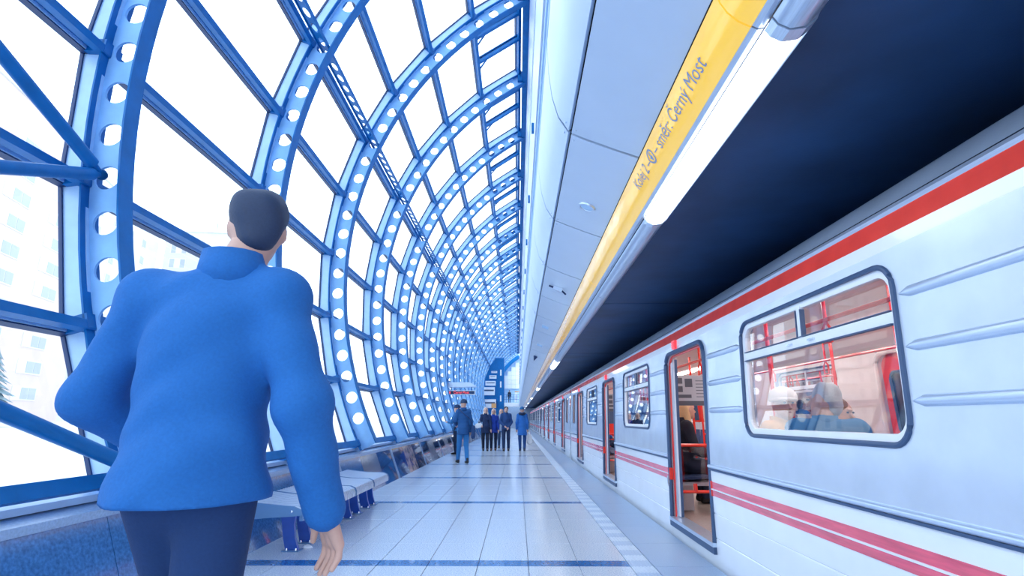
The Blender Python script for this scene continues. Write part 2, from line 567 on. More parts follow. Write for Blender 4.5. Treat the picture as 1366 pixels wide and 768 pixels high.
# top edge beam
eb = MB()
ex, ez = arc_pt(119.4, R - 0.12)
eb.box(ex - 0.02, ex + 0.16, YS, YE, ez - 0.16, ez + 0.22)
eb.box(ex + 0.0, ex + 0.2, YS, YE, ez - 0.19, ez - 0.16)
tr1 = eb.build('trim_1', M['steel']); tag(tr1, 'blue steel edge beam along the top of the glass arch', kind='structure')
bb = MB()
bolt = MB().box(-0.12, 0.05, -0.11, 0.11, -0.14, 0.14)
bolt_me = bolt.mesh('rib_seat', M['steel'])
for k in range(K0, K1 + 1):
    put('rib_seat', bolt_me, tr1, (ex - 0.02, Y_A + DY * k, ez - 0.02))

# ================================================================== PARAPET
PAN = 3.6
PY0 = 5.13
base_left = empty('baseboard_left', (-2.7, 0, 0)); tag(base_left, 'sloping polished stone parapet below the glass arch', kind='structure')
PB, PT_ = (-2.555, 0.0), (-2.80, 0.62)
def para(name, y0, y1, mat, lift=0.0):
    mb = MB()
    mb.sheet_y([(PB[0] + lift, PB[1]), (PT_[0] + lift, PT_[1])], y0, y1, 0.05)
    o = mb.build(name, mat, base_left); o.location = (2.7, 0, 0)
    return o
kinds = {0: 'granite', 1: 'granite', 2: 'steel_panel', 3: 'black_panel', 4: 'black_panel', 5: 'black_panel'}
for j in range(-4, 20):
    y0 = PY0 + PAN * j
    if j < 1:
        mats = [M['granite']] * 3
    elif j == 1:
        mats = [M['granite'], M['steel_panel'], M['black_panel']]
    elif j == 2:
        mats = [M['black_panel'], M['brick_poster'], M['black_panel']]
    else:
        mats = [M['black_panel'], M['steel_panel'], M['black_panel']]
    w = (PAN - 0.14) / 3
    for q in range(3):
        para('stone_panel', y0 + 0.07 + q * w + 0.004, y0 + 0.07 + (q + 1) * w - 0.004, mats[q])
    para('divider', y0 - 0.06, y0 + 0.06, M['granite_sill'], 0.012)
mb = MB(); mb.prism_y([(-2.785, 0.60), (-2.785, 0.655), (-3.05, 0.70), (-3.05, 0.60)], YS, YE)
s_ = mb.build('sill', M['granite_sill'], base_left); s_.location = (2.7, 0, 0)
mb = MB(); mb.prism_y([(-2.86, 0.60), (-3.05, 0.60), (-3.05, -0.6), (-2.62, -0.6)], YS, YE)
s_ = mb.build('plinth', M['concrete'], base_left); s_.location = (2.7, 0, 0)
mb = MB(); mb.prism_y([(-2.92, 0.69), (-2.92, 0.735), (-3.02, 0.745), (-3.02, 0.69)], YS, YE)
s_ = mb.build('window_channel', M['steel_pale'], base_left); s_.location = (2.7, 0, 0)

# ================================================================== FLOOR
floor = empty('floor', (0, 0, 0)); tag(floor, 'pale speckled platform paving with navy cross bands', kind='structure')
FX0, FX1 = -2.56, 0.98
TW = (FX1 - FX0) / 8
BAND = 0.20
mb = MB(); mb.box(-2.7, 1.70, -6, 90, -0.5, -0.022)
mb.build('slab', M['grout'], floor)
rows_y = []
tile_cache = {}
def tile_mesh(name, w, l, mat):
    k = (name, round(w, 4), round(l, 4), mat.name)
    if k not in tile_cache:
        g = 0.0025
        m = MB(); b = 0.002
        m.v = [(g, g, -0.02), (w - g, g, -0.02), (w - g, l - g, -0.02), (g, l - g, -0.02)] + [(g, g, -b), (w - g, g, -b), (w - g, l - g, -b), (g, l - g, -b)] + \
              [(g + b, g + b, 0), (w - g - b, g + b, 0), (w - g - b, l - g - b, 0), (g + b, l - g - b, 0)]
        for a in (0, 4):
            for i in range(4):
                j = (i + 1) % 4
                m.f.append((a + i, a + j, a + 4 + j, a + 4 + i)); m.m.append(0)
        m.f.append((8, 9, 10, 11)); m.m.append(0)
        tile_cache[k] = m.mesh(name, mat)
    return tile_cache[k]
# rows start after each band; band j ends at PY0 + PAN*j (front edge nearer the camera)
cnt = 0
far_rows = []
for j in range(-2, 22):
    yb = PY0 + PAN * j
    nrow = 5
    rl = (PAN - BAND) / nrow
    near = -1 <= j <= 3
    for c in range(8):
        if near:
            put('band_tile', tile_mesh('band_tile', TW, BAND, M['band']), floor, (FX0 + TW * c, yb, 0))
        else:
            far_rows.append(('b', FX0 + TW * c, yb, TW, BAND))
        for r in range(nrow):
            y = yb + BAND + r * rl
            if -1 <= j <= 3 and cnt < 298:
                put('floor_tile', tile_mesh('floor_tile', TW, rl, M['terrazzo']), floor, (FX0 + TW * c, y, 0)); cnt += 1
            else:
                far_rows.append(('t', FX0 + TW * c, y, TW, rl))
mb = MB()
for t, x, y, w, l in far_rows:
    g = 0.0025
    mb.box(x + g, x + w - g, y + g, y + l - g, -0.02, 0, 0 if t == 't' else 1)
o = mb.build('distant_floor_tiles', [M['terrazzo'], M['band']], floor); o['kind'] = 'stuff'
# tactile strip and edge stones
TT = 0.20
tac_far = MB(); n = 0
tact = {}
for mk in ('tactile', 'tactile_b'):
    m = MB(); g = 0.002
    m.box(g, 0.20 - g, g, TT - g, -0.02, -0.002)
    for i in range(6):
        x = 0.015 + i * 0.031
        m.box(x, x + 0.018, g, TT - g, -0.002, 0.002)
    tact[mk] = m.mesh('tactile_tile', M[mk])
for i in range(-12, 420):
    y = 0.13 + TT * i
    mk = 'tactile' if (i % 2 == 0) else 'tactile_b'
    if 8 <= i < 110:
        put('tactile_tile', tact[mk], floor, (FX1 + 0.003, y, 0)); n += 1
    else:
        tac_far.box(FX1 + 0.005, FX1 + 0.2, y + 0.002, y + TT - 0.002, -0.02, 0, i % 2)
o = tac_far.build('distant_tactile_tiles', [M['tactile'], M['tactile_b']], floor); o['kind'] = 'stuff'
es = MB().box(0.0025, 0.53 - 0.0025, 0.0025, 0.90 - 0.0025, -0.14, 0).mesh('edge_stone', M['edge_stone'])
for i in range(-4, 90):
    put('edge_stone', es, floor, (FX1 + 0.205, 0.63 + 0.9 * i, 0))

# ================================================================== PLATFORM CEILING
YC0, YC1 = -4.46, 79.54
ceil = empty('ceiling', (0, 0, 2.9)); tag(ceil, 'pale blue enamel platform ceiling panels', kind='structure')
def ce(o): o.location = Vector(o.location) - Vector((0, 0, 2.9)); return o
e_prof = [(0.200, 3.62), (0.205, 3.40), (0.225, 3.22), (0.262, 3.08), (0.322, 2.98)]
c_prof = [(0.340, 2.964), (0.45, 2.915), (0.60, 2.855), (0.748, 2.80)]
e_me = MB().sheet_y(e_prof, 0.012, 1.488, 0.02).mesh('edge_panel', M['panel_toned_down'], True)
c_me = MB().sheet_y(c_prof, 0.012, 1.488, 0.02).mesh('ceiling_panel', M['panel'], True)
riv = MB()
for x, z in ((0.36, 2.955), (0.30, 3.012)):
    for y in (0.06, 1.44):
        riv.ball((x, y, z - 0.004), 0.006, 8)
riv_me = riv.mesh('rivets', M['silver'])
nC = int((YC1 - YC0) / 1.5)
for i in range(nC):
    y = YC0 + 1.5 * i
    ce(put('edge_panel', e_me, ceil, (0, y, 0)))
    p = ce(put('ceiling_panel', c_me, ceil, (0, y, 0)))
    if i < 14: put('rivets', riv_me, p)
mb = MB(); mb.sheet_y([(0.235, 3.62), (0.25, 3.25), (0.345, 3.02), (0.76, 2.86), (1.2, 2.86)], YC0, YC1, 0.03)
ce(mb.build('backing', M['gap'], ceil))
# dark slab above the track
trackc = MB(); trackc.box(1.05, 7.2, YC0, YC1 + 8, 2.84, 3.0)
slab = empty('ceiling_track', (3.5, 0, 2.84)); tag(slab, 'dark navy slab above the train', kind='structure')
o = MB()
o.box(1.05 - 3.5, 7.2 - 3.5, YC0, YC1 + 8, 0.02, 0.2); o.build('deck', M['navy'], slab)
seam = MB().box(-2.45, 3.7, 0.01, 5.99, 0, 0.03).mesh('slab_panel', M['navy'])
for i in range(14):
    put('slab_panel', seam, slab, (0, YC0 + 6 * i, 0))
# upper fascia wall between the arch and the ceiling
wall_r = empty('wall_fascia', (0.3, 0, 3.6)); tag(wall_r, 'pale panelled fascia wall rising from the platform ceiling to the arch', kind='structure')
up = MB().box(0, 0.05, 0.006, 2.994, 3.6, 7.0).mesh('fascia_panel', M['panel'])
lo = MB().box(-0.01, 0.05, 0.006, 2.994, 1.55, 3.59).mesh('fascia_panel', M['panel_toned_down'])
for k in range(K0, K1):
    y = Y_A + DY * k + 0.4
    put('fascia_panel', up, wall_r, (0, y, 0)); put('fascia_panel', lo, wall_r, (0, y + 1.2, 0))
mb = MB(); mb.box(0.045, 0.2, YS, YE, 0.0, 7.1); mb.build('backing', M['gap'], wall_r)
mb = MB(); mb.box(0.0, 0.045, YS, YE, 0.02, 1.54); mb.build('recess_lining', M['steel'], wall_r)
mb = MB(); mb.box(-0.045, 0.0, YS, YE, 1.50, 1.56); mb.box(-0.03, 0.0, YS, YE, 3.56, 3.62); mb.build('ledge', M['white'], wall_r)
mb = MB()
for q, (dx, z) in enumerate(((-0.03, 0.55), (-0.03, 0.75), (-0.028, 1.1))):
    mb.tube([(dx, YS, z), (dx, YE, z)], 0.022, 8)
mb.build('conduit', M['steel_pale'], wall_r, True)
cv = MB().box(-0.05, 0.0, -0.05, 0.05, 2.3, 2.45).mesh('bracket', M['steel'])
for k in range(K0, K1):
    put('bracket', cv, wall_r, (0, Y_A + DY * k + 1.0, 0))

# yellow sign band
Y_PROF = [(0.752, 2.795), (0.762, 2.755), (0.785, 2.712), (0.820, 2.675), (0.868, 2.648)]
def prof_at(s):
    segs = [math.hypot(Y_PROF[i + 1][0] - Y_PROF[i][0], Y_PROF[i + 1][1] - Y_PROF[i][1]) for i in range(4)]
    t = s * sum(segs)
    for i, L in enumerate(segs):
        if t <= L or i == 3:
            u = t / L
            a, b = Y_PROF[i], Y_PROF[i + 1]
            nx, nz = (b[1] - a[1]) / L, -(b[0] - a[0]) / L
            return (a[0] + (b[0] - a[0]) * u + nx * 0.003, a[1] + (b[1] - a[1]) * u + nz * 0.003)
        t -= L
P_LEN = sum(math.hypot(Y_PROF[i + 1][0] - Y_PROF[i][0], Y_PROF[i + 1][1] - Y_PROF[i][1]) for i in range(4))
y_me = MB().sheet_y(Y_PROF, 0.004, 3.996, 0.02).mesh('sign_face', M['yellow'], True)
trim_me = MB().sheet_y([(0.870, 2.652), (0.890, 2.640), (0.915, 2.645)], 0.004, 3.996, 0.02).mesh('trim_strip', M['silver'])
YSG = 1.72
def text_mesh(txt, size, name, mat, spacing=1.0):
    cu = bpy.data.curves.new('t', 'FONT'); cu.body = txt; cu.size = size
    cu.space_character = spacing
    cu.resolution_u = 3
    ob = bpy.data.objects.new('t', cu); COL.objects.link(ob)
    dg = bpy.context.evaluated_depsgraph_get(); dg.update()
    me = bpy.data.meshes.new_from_object(ob.evaluated_get(dg))
    bpy.data.objects.remove(ob); bpy.data.curves.remove(cu)
    me.name = name; me.materials.clear(); me.materials.append(mat)
    return me
def wrap_text(me, y_start, s0, s1, x_scale=1.0):
    """text u axis runs towards the camera (-y), v axis across the curved face"""
    bm = bmesh.new(); bm.from_mesh(me)
    for q in range(-4, 14):
        bmesh.ops.bisect_plane(bm, geom=bm.verts[:] + bm.edges[:] + bm.faces[:], plane_co=(0, q * 0.01 + 0.0003, 0), plane_no=(0, 1, 0))
    bm.to_mesh(me); bm.free()
    for v in me.vertices:
        s = s1 + (s0 - s1) * (v.co.y / 0.07)
        x, z = prof_at(max(0.02, min(0.98, s)))
        v.co = (x, y_start - v.co.x * x_scale, z)
sign_band = empty('sign_band', (0.8, 0, 2.7))
tag(sign_band, 'glossy yellow overhead sign band with track number and direction lettering', 'sign')
for i in range(-2, 19):
    y0 = YSG + 4 * i
    sg = put('sign_panel', y_me, sign_band, (-0.8, y0, -2.7))
    put('trim_strip', trim_me, sg)
    if i == 0:
        for txt, ys in (('Kolej 2 –', 3.28), ('– směr: Černý Most', 2.80)):
            me = text_mesh(txt, 0.098, 'lettering', M['print'])
            wrap_text(me, ys, 0.22, 0.60)
            for v in me.vertices:
                v.co.y -= y0
            tag(put('lettering', me, sg), 'pale blue lettering reading ' + txt.replace('–', '').strip(), kind='stuff')
        em = MB(); N = 20
        def EP(u, v): x, z = prof_at(0.41 + v / P_LEN); return (x, 2.87 - y0 - u, z)
        for q in range(N):
            a, b = 2 * PI * q / N, 2 * PI * (q + 1) / N
            em.face([EP(0.046 * math.cos(a), 0.046 * math.sin(a)), EP(0.046 * math.cos(b), 0.046 * math.sin(b)), EP(0.034 * math.cos(b), 0.034 * math.sin(b)), EP(0.034 * math.cos(a), 0.034 * math.sin(a))])
        em.face([EP(-0.022, 0.0), EP(0.022, 0.0), EP(0.0, 0.03)])
        em.face([EP(-0.007, -0.03), EP(0.007, -0.03), EP(0.007, 0.0), EP(-0.007, 0.0)])
        tag(em.build('emblem', M['print'], sg), kind='stuff')

# lamp trough
L_PROF = [(0.918, 2.640), (0.935, 2.612), (0.975, 2.590), (1.03, 2.600), (1.075, 2.640), (1.098, 2.695)]
lamp_y = [2.68 + 11.5 * i for i in range(7)]
lamp_len = 1.98
trough = MB()
lamp_body = MB().sheet_y(L_PROF, -lamp_len / 2, lamp_len / 2, 0.01)
lamp_me = lamp_body.mesh('diffuser', M['lamp'], True)
cap = MB().sheet_y([(x + (0.004 if x > 1 else -0.003), z - 0.006) for x, z in L_PROF], -0.03, 0.03, 0.03).mesh('end_cap', M['silver'])
lip = MB().sheet_y([(1.098, 2.66), (1.118, 2.70), (1.125, 2.78)], -lamp_len / 2, lamp_len / 2, 0.01).mesh('side_lip', M['silver'])
near_names = ['nearest', 'second', 'third', 'fourth', 'fifth', 'sixth', 'seventh']
for i, y in enumerate(lamp_y):
    L = empty('strip_lamp', (1.0, y, 2.65))
    tag(L, 'glowing white strip lamp beside the yellow sign band, %s from the camera' % near_names[i], 'lamp', 'strip lamps above the platform edge')
    put('diffuser', lamp_me, L, (-1.0, 0, -2.65)); put('side_lip', lip, L, (-1.0, 0, -2.65))
    for s in (-1, 1): put('end_cap', cap, L, (-1.0, s * lamp_len / 2, -2.65))
gaps = [(YC0, lamp_y[0] - lamp_len / 2 - 0.03)] + [(lamp_y[i] + lamp_len / 2 + 0.03, lamp_y[i + 1] - lamp_len / 2 - 0.03) for i in range(6)] + [(lamp_y[6] + 1.02, YC1)]
tr = empty('trim_2', (1.0, 0, 2.65)); tag(tr, 'silver blank cover sections of the lamp trough', kind='structure')
for a, b in gaps:
    n = max(1, round((b - a) / 2.4))
    for i in range(n):
        y0, y1 = a + (b - a) * i / n, a + (b - a) * (i + 1) / n
        put('trough_cover', MB().sheet_y(L_PROF, y0 + 0.004, y1 - 0.004, 0.012).mesh('trough_cover', M['silver'], True), tr, (-1.0, 0, -2.65))
mb = MB(); mb.sheet_y([(0.925, 2.665), (1.10, 2.715), (1.12, 2.84)], YC0, YC1, 0.02)
o = mb.build('trough_back', M['gap'], tr); o.location = (-1.0, 0, -2.65)

# small ceiling fittings
def on_ceiling(x):
    for (a, b) in zip(c_prof, c_prof[1:]):
        if a[0] <= x <= b[0]:
            return a[1] + (b[1] - a[1]) * (x - a[0]) / (b[0] - a[0])
sl = math.atan2(c_prof[-1][1] - c_prof[0][1], c_prof[-1][0] - c_prof[0][0])
def ceil_fix(name, x, y, label, cat):
    o = empty(name, (x, y, on_ceiling(x) - 0.001)); o.rotation_euler = (0, -sl, 0)
    tag(o, label, cat); return o
sp = ceil_fix('ceiling_speaker', 0.555, 4.0, 'round pale speaker grille set in the platform ceiling panel', 'speaker')
MB().lathe([(0.0, -0.006), (0.05, -0.006), (0.052, -0.012), (0.066, -0.012), (0.07, 0.0)], n=24).build('rim', M['silver'], sp, True)
MB().lathe([(0.0, -0.010), (0.05, -0.008)], n=24).build('grille', M['steel_pale'], sp)
em_ = ceil_fix('ceiling_camera', 0.53, 6.75, 'small boxy camera fixed under the platform ceiling panel', 'camera')
MB().box(-0.06, 0.06, -0.05, 0.05, -0.05, 0).build('housing', M['silver'], em_)
MB().box(-0.12, -0.06, -0.02, 0.02, -0.025, -0.01).build('lens', M['gasket'], em_)
MB().tube([(0.06, 0, -0.02), (0.12, 0.03, -0.04)], 0.012, 8).build('cable', M['gasket'], em_)
em2 = ceil_fix('ceiling_detector', 0.50, 14.6, 'tiny dark cone detector hanging from a distant ceiling panel', 'detector')
MB().lathe([(0.0, -0.14), (0.055, -0.02), (0.055, 0.0)], n=12).build('cone', M['gasket'], em2)
for i, y in enumerate((9.8, 12.3)):
    v = ceil_fix('ceiling_vent', 0.52, y, 'flat rectangular vent in the platform ceiling, %s the speaker' % ('nearer to' if i == 0 else 'farther from'), 'vent')
    MB().box(-0.08, 0.08, -0.16, 0.16, -0.008, 0).build('frame', M['silver'], v)
    for q in range(5): MB().box(-0.06, 0.06, -0.13 + q * 0.055, -0.095 + q * 0.055, -0.012, -0.007).build('louvre', M['steel_pale'], v)

# added wall beyond the train, keeps sky light off the slab
wr = MB().box(6.6, 6.8, -8, 90, -1.2, 2.86).build('sky_block_wall', M['concrete']); tag(wr, 'plain grey wall added beyond the train to block sky light', kind='structure')
tb_ = MB().box(1.70, 6.6, -8, 90, -1.3, -1.15).build('floor_trackbed', M['dark']); tag(tb_, 'dark track bed beneath the train', kind='structure')

# ================================================================== TRAIN
XC, HW = 3.13, 1.36
def off(z):
    return 0.0 if z < 0.8 else 0.045 * (z - 0.8) / 1.25
def S(y, z, d=0.0):
    return (-HW + off(z) + d, y, z)
DOORS = [-7.425, -2.475, 2.475, 7.425]
DH = 0.685
BAYS = [-4.95, 0.0, 4.95]
BH = 4.95 / 2 - DH
WH, WZ0, WZ1, WR = 0.91, 1.12, 1.985, 0.13
Z_WAIST, Z_TOP, DZ0, DZ1 = 0.83, 2.05, 0.17, 1.99

def upper_panel():
    mb = MB()
    inner = [[S(y, z) for y, z in arc] for arc in rrect(-WH, WH, WZ0, WZ1, WR)]
    cs = [S(-BH, Z_WAIST), S(BH, Z_WAIST), S(BH, Z_TOP), S(-BH, Z_TOP)]
    for f in ring(inner, cs): mb.face(f[::-1])
    loop = [p for arc in rrect(-WH, WH, WZ0, WZ1, WR) for p in arc]
    for i in range(len(loop)):
        a, b = loop[i], loop[(i + 1) % len(loop)]
        mb.face([S(*a), S(*b), S(*b, 0.09), S(*a, 0.09)])
    for y in (-BH, BH):
        mb.face([S(y, Z_WAIST), S(y, Z_TOP), S(y, Z_TOP, 0.09), S(y, Z_WAIST, 0.09)])
    return mb.mesh('upper_panel', M['alu_train'])
def lining_panel():
    mb = MB()
    inner = [[S(y, z, 0.09) for y, z in arc] for arc in rrect(-WH, WH, WZ0, WZ1, WR)]
    cs = [S(-BH, 0.14, 0.09), S(BH, 0.14, 0.09), S(BH, Z_TOP, 0.09), S(-BH, Z_TOP, 0.09)]
    for f in ring(inner, cs): mb.face(f)
    return mb.mesh('lining', M['lining'])
LOW = [(0.0, -0.35), (0.0, 0.0), (0.0, 0.203), (0.007, 0.21), (0.0, 0.217), (0.0, 0.413), (0.007, 0.42), (0.0, 0.427), (0.0, 0.815)]
def lower_panel(y0, y1, zmax=0.815):
    pr = [(-HW + x, min(z, zmax)) for x, z in LOW if z <= zmax]
    if pr[-1][1] < zmax: pr.append((-HW, zmax))
    mb = MB()
    mb.prism_y(pr + [(-HW + 0.05, pr[-1][1]), (-HW + 0.05, pr[0][1])], y0, y1)
    return mb
def window_parts(half):
    loop = [p for arc in rrect(-half, half, WZ0, WZ1, WR) for p in arc]
    seal = MB().tube([S(y, z, -0.002) for y, z in loop], 0.015, 8, closed=True).mesh('window_seal', M['rubber'], True)
    i0 = [p for arc in rrect(-half + 0.012, half - 0.012, WZ0 + 0.012, WZ1 - 0.012, WR - 0.01) for p in arc]
    i1 = [p for arc in rrect(-half + 0.05, half - 0.05, WZ0 + 0.05, WZ1 - 0.05, WR - 0.04) for p in arc]
    fr = MB(); n = len(i0)
    for i in range(n):
        j = (i + 1) % n
        fr.face([S(*i0[i], 0.008), S(*i1[i], 0.012), S(*i1[j], 0.012), S(*i0[j], 0.008)])
        fr.face([S(*i1[i], 0.012), S(*i1[i], 0.05), S(*i1[j], 0.05), S(*i1[j], 0.012)])
    zt = WZ1 - 0.31 * (WZ1 - WZ0)
    a, b = S(-half + 0.03, zt, 0.02), S(half - 0.03, zt, 0.02)
    fr.bar(a, b, 0.03, 0.055)
    fr.bar(S(0, zt, 0.02), S(0, WZ1 - 0.03, 0.02), 0.045, 0.03, (1, 0, 0))
    frm = fr.mesh('window_frame', M['white'])
    gl = MB()
    L = i1
    gl.face([S(y, z, 0.03) for y, z in L][::-1])
    pane = gl.mesh('pane', M['train_glass'])
    line = MB()
    line.bar(S(-half + 0.05, zt - 0.032, 0.012), S(half - 0.05, zt - 0.032, 0.012), 0.03, 0.008)
    line.bar(S(-half + 0.05, zt + 0.034, 0.014), S(half - 0.05, zt + 0.034, 0.014), 0.03, 0.006)
    for s in (-1, 1):
        line.bar(S(s * 0.03, zt + 0.03, 0.014), S(s * 0.03, WZ1 - 0.06, 0.014), 0.008, 0.03, (1, 0, 0))
    ln = line.mesh('window_gasket', M['rubber'])
    ct = [MB().bar(S(s * 0.10, zt, 0.0), S(s * 0.17, zt, 0.0), 0.012, 0.012).mesh('window_catch', M['chrome']) for s in (-1, 1)]
    return seal, frm, pane, ln, ct
def bead(y0, y1, z):
    mb = MB(); n = 6; e = 0.07
    ys = [y0, y0 + e, y1 - e, y1]; sc = [0.15, 1, 1, 0.15]
    base = 0
    for y, k in zip(ys, sc):
        for i in range(n + 1):
            t = PI * i / n
            p = S(y, z + 0.026 * k * math.cos(t), -0.018 * k * math.sin(t) + 0.001)
            mb.v.append(p)
    for a in range(3):
        for i in range(n):
            q = a * (n + 1) + i
            mb.f.append((q, q + 1, q + n + 2, q + n + 1)); mb.m.append(0)
    return mb.mesh('pressed_bead', M['bead'], True)

up_me, lin_me = upper_panel(), lining_panel()
low_me = lower_panel(-BH, BH).mesh('lower_panel', M['white_train'])
win_me = window_parts(WH)
bead_me = [bead(a, b, z) for z in (1.815, 1.565, 1.32) for a, b in ((-BH + 0.05, -WH - 0.03), (WH + 0.03, BH - 0.05))]
def strips(y0, y1):
    waist = MB()
    n = 6
    prof = [(-HW + 0.002, 0.80)] + [(-HW - 0.022 * math.sin(PI * i / n), 0.822 - 0.018 * math.cos(PI * i / n)) for i in range(n + 1)] + [(-HW + 0.002, 0.845)]
    waist.prism_y(prof, y0, y1)
    w = waist.mesh('waist_moulding', M['bead'], True)
    g = MB().box(-HW - 0.012, -HW + 0.01, y0, y1, 0.788, 0.803).mesh('waist_groove', M['rubber'])
    r = MB()
    r.box(-HW - 0.004, -HW + 0.01, y0, y1, 0.632, 0.690)
    r.box(-HW - 0.004, -HW + 0.01, y0, y1, 0.570, 0.620)
    rr = r.mesh('red_stripe', M['pink_red'])
    s = MB().prism_y([(-HW, 0.618), (-HW - 0.012, 0.622), (-HW - 0.012, 0.629), (-HW, 0.634)], y0, y1).mesh('stripe_bead', M['white_train'])
    return [('waist_moulding', w), ('waist_groove', g), ('red_stripe', rr), ('stripe_bead', s)]
strip_me = strips(-BH, BH)

def door_path(half, ztop, r, n=6, zb=DZ0):
    pts = [(-half, zb), (-half, ztop - r)]
    pts += [(-half + r - r * math.cos(PI / 2 * i / n), ztop - r + r * math.sin(PI / 2 * i / n)) for i in range(1, n + 1)]
    pts += [(half - r + r * math.sin(PI / 2 * i / n), ztop - r + r * math.cos(PI / 2 * i / n)) for i in range(0, n + 1)]
    pts += [(half, zb)]
    return pts
def door_header():
    mb = MB(); r = 0.16
    mb.face([S(-DH, DZ1), S(-DH, Z_TOP), S(DH, Z_TOP), S(DH, DZ1)])
    path = door_path(DH, DZ1, r)
    for sgn, c in ((-1, (-DH, DZ1)), (1, (DH, DZ1))):
        arc = [p for p in path if p[0] * sgn > DH - r - 1e-6 and p[1] > DZ1 - r - 1e-6]
        for a, b in zip(arc, arc[1:]): mb.face([S(*c), S(*a), S(*b)])
    for a, b in zip(path, path[1:]):
        mb.face([S(*a), S(*b), S(*b, 0.09), S(*a, 0.09)])
    mb.face([S(-DH, DZ1, 0.09), S(DH, DZ1, 0.09), S(DH, Z_TOP, 0.09), S(-DH, Z_TOP, 0.09)])
    return mb.mesh('door_header', M['alu_train'])
hd_me = door_header()
dframe = MB().tube([S(y, z, -0.006) for y, z in door_path(DH, DZ1, 0.16)], 0.024, 8).mesh('door_seal', M['rubber'], True)
dred = MB().tube([S(y, z, 0.035) for y, z in door_path(DH - 0.035, DZ1 - 0.03, 0.14)], 0.014, 6).mesh('red_edge', M['red_bar'], True)
dalu_me = [MB().bar(S(s * (DH - 0.055), DZ0, 0.06), S(s * (DH - 0.055), DZ1 - 0.08, 0.06), 0.035, 0.05, (1, 0, 0)).mesh('door_post', M['silver']) for s in (-1, 1)]
leaf = {}
for s in (-1, 1):
    m = MB(); y0, y1 = (s * (DH - 0.075), s * (DH - 0.135))
    m.bar(S((y0 + y1) / 2, DZ0 + 0.01, 0.075), S((y0 + y1) / 2, DZ1 - 0.05, 0.075), 0.06, 0.035, (1, 0, 0))
    m.bar(S(y1, DZ0 + 0.01, 0.075), S(y1, DZ1 - 0.06, 0.075), 0.018, 0.03, (1, 0, 0), 1)
    leaf[s] = m.mesh('open_door_leaf', [M['lining'], M['rubber']])
sill_me = MB().box(-HW - 0.035, -HW + 0.12, -DH - 0.02, DH + 0.02, 0.135, 0.17).mesh('door_sill', M['silver'])
step_me = MB().box(-HW - 0.028, -HW + 0.02, -DH - 0.02, DH + 0.02, 0.075, 0.135).mesh('step_edge', M['rubber'])
skirt_me = lower_panel(-DH, DH, 0.10).mesh('skirt', M['white_train'])
hinge = MB()
hinge.box(-HW - 0.03, -HW, DH - 0.01, DH + 0.03, 0.50, 0.60); hinge.box(-HW - 0.035, -HW, DH - 0.015, DH + 0.035, 0.53, 0.56)
hinge_me = hinge.mesh('door_guide', M['silver'])
lamp_b = MB(); lamp_b.box(-HW + 0.02, -HW + 0.08, 0.22, 0.33, 2.02, 2.115)
for z in (2.045, 2.065, 2.085): lamp_b.box(-HW + 0.012, -HW + 0.03, 0.225, 0.325, z, z + 0.012)
dlamp_me = lamp_b.mesh('signal_lamp', M['tail_lamp'])
redblk_me = [MB().box(-HW - 0.012, -HW + 0.03, s * (DH + 0.005) - 0.03, s * (DH + 0.005) + 0.03, 0.565, 0.695).mesh('stripe_end', M['red']) for s in (-1, 1)]
# closed doors for the far side
def closed_leaf(s):
    mb = MB()
    y0, y1 = (0.004, DH) if s > 0 else (-DH, -0.004)
    wy0, wy1 = (0.13, DH - 0.12) if s > 0 else (-DH + 0.12, -0.13)
    d = 0.05
    inner = [[S(y, z, d) for y, z in arc] for arc in rrect(wy0, wy1, 1.05, 1.78, 0.09)]
    cs = [S(y0, DZ0, d), S(y1, DZ0, d), S(y1, DZ1, d), S(y0, DZ1, d)]
    for f in ring(inner, cs): mb.face(f)
    return mb.mesh('closed_door_leaf', M['red_bar']), MB().tube([S(y, z, d) for arc in rrect(wy0, wy1, 1.05, 1.78, 0.09) for y, z in arc], 0.018, 6, closed=True).mesh('door_window_seal', M['rubber'], True), \
        (lambda g: (g.face([S(y, z, d - 0.01) for arc in rrect(wy0, wy1, 1.05, 1.78, 0.09) for y, z in arc]), g.mesh('pane', M['train_glass']))[1])(MB())
cl_me = {s: closed_leaf(s) for s in (-1, 1)}
rfr = MB().tube([S(y, z, 0.10) for y, z in door_path(DH + 0.03, DZ1 + 0.02, 0.16)], 0.03, 8).mesh('inner_door_frame', M['lining'], True)

# seats
seat_c = MB(); W = 0.235
seat_c.sheet_y([(-0.76, 0.50), (-0.74, 0.545), (-0.80, 0.575), (-1.14, 0.555), (-1.19, 0.60), (-1.24, 1.08)], -W, W, 0.0301)
seat_me = seat_c.mesh('seat_cushion', M['seat_fabric'])
ss = MB()
arc = rrect(-0.24, 0.24, 0.40, 1.17, (0.02, 0.02, 0.09, 0.09))
lp = [p for a in arc for p in a]
n0 = len(lp)
ss.v = [(-1.205 - 0.045 * (z - 0.4), y, z) for y, z in lp] + [(-1.245 - 0.02 * (z - 0.4), y, z) for y, z in lp]
ss.f = [tuple(range(n0)), tuple(range(2 * n0 - 1, n0 - 1, -1))] + [(i, n0 + i, n0 + (i + 1) % n0, (i + 1) % n0) for i in range(n0)]
ss.m = [0] * len(ss.f)
ss.box(-1.2, -0.77, -0.24, 0.24, 0.46, 0.50)
ss.box(-1.2, -0.95, -0.03, 0.03, 0.15, 0.46)
shell_me = ss.mesh('seat_shell', M['seat_shell'])

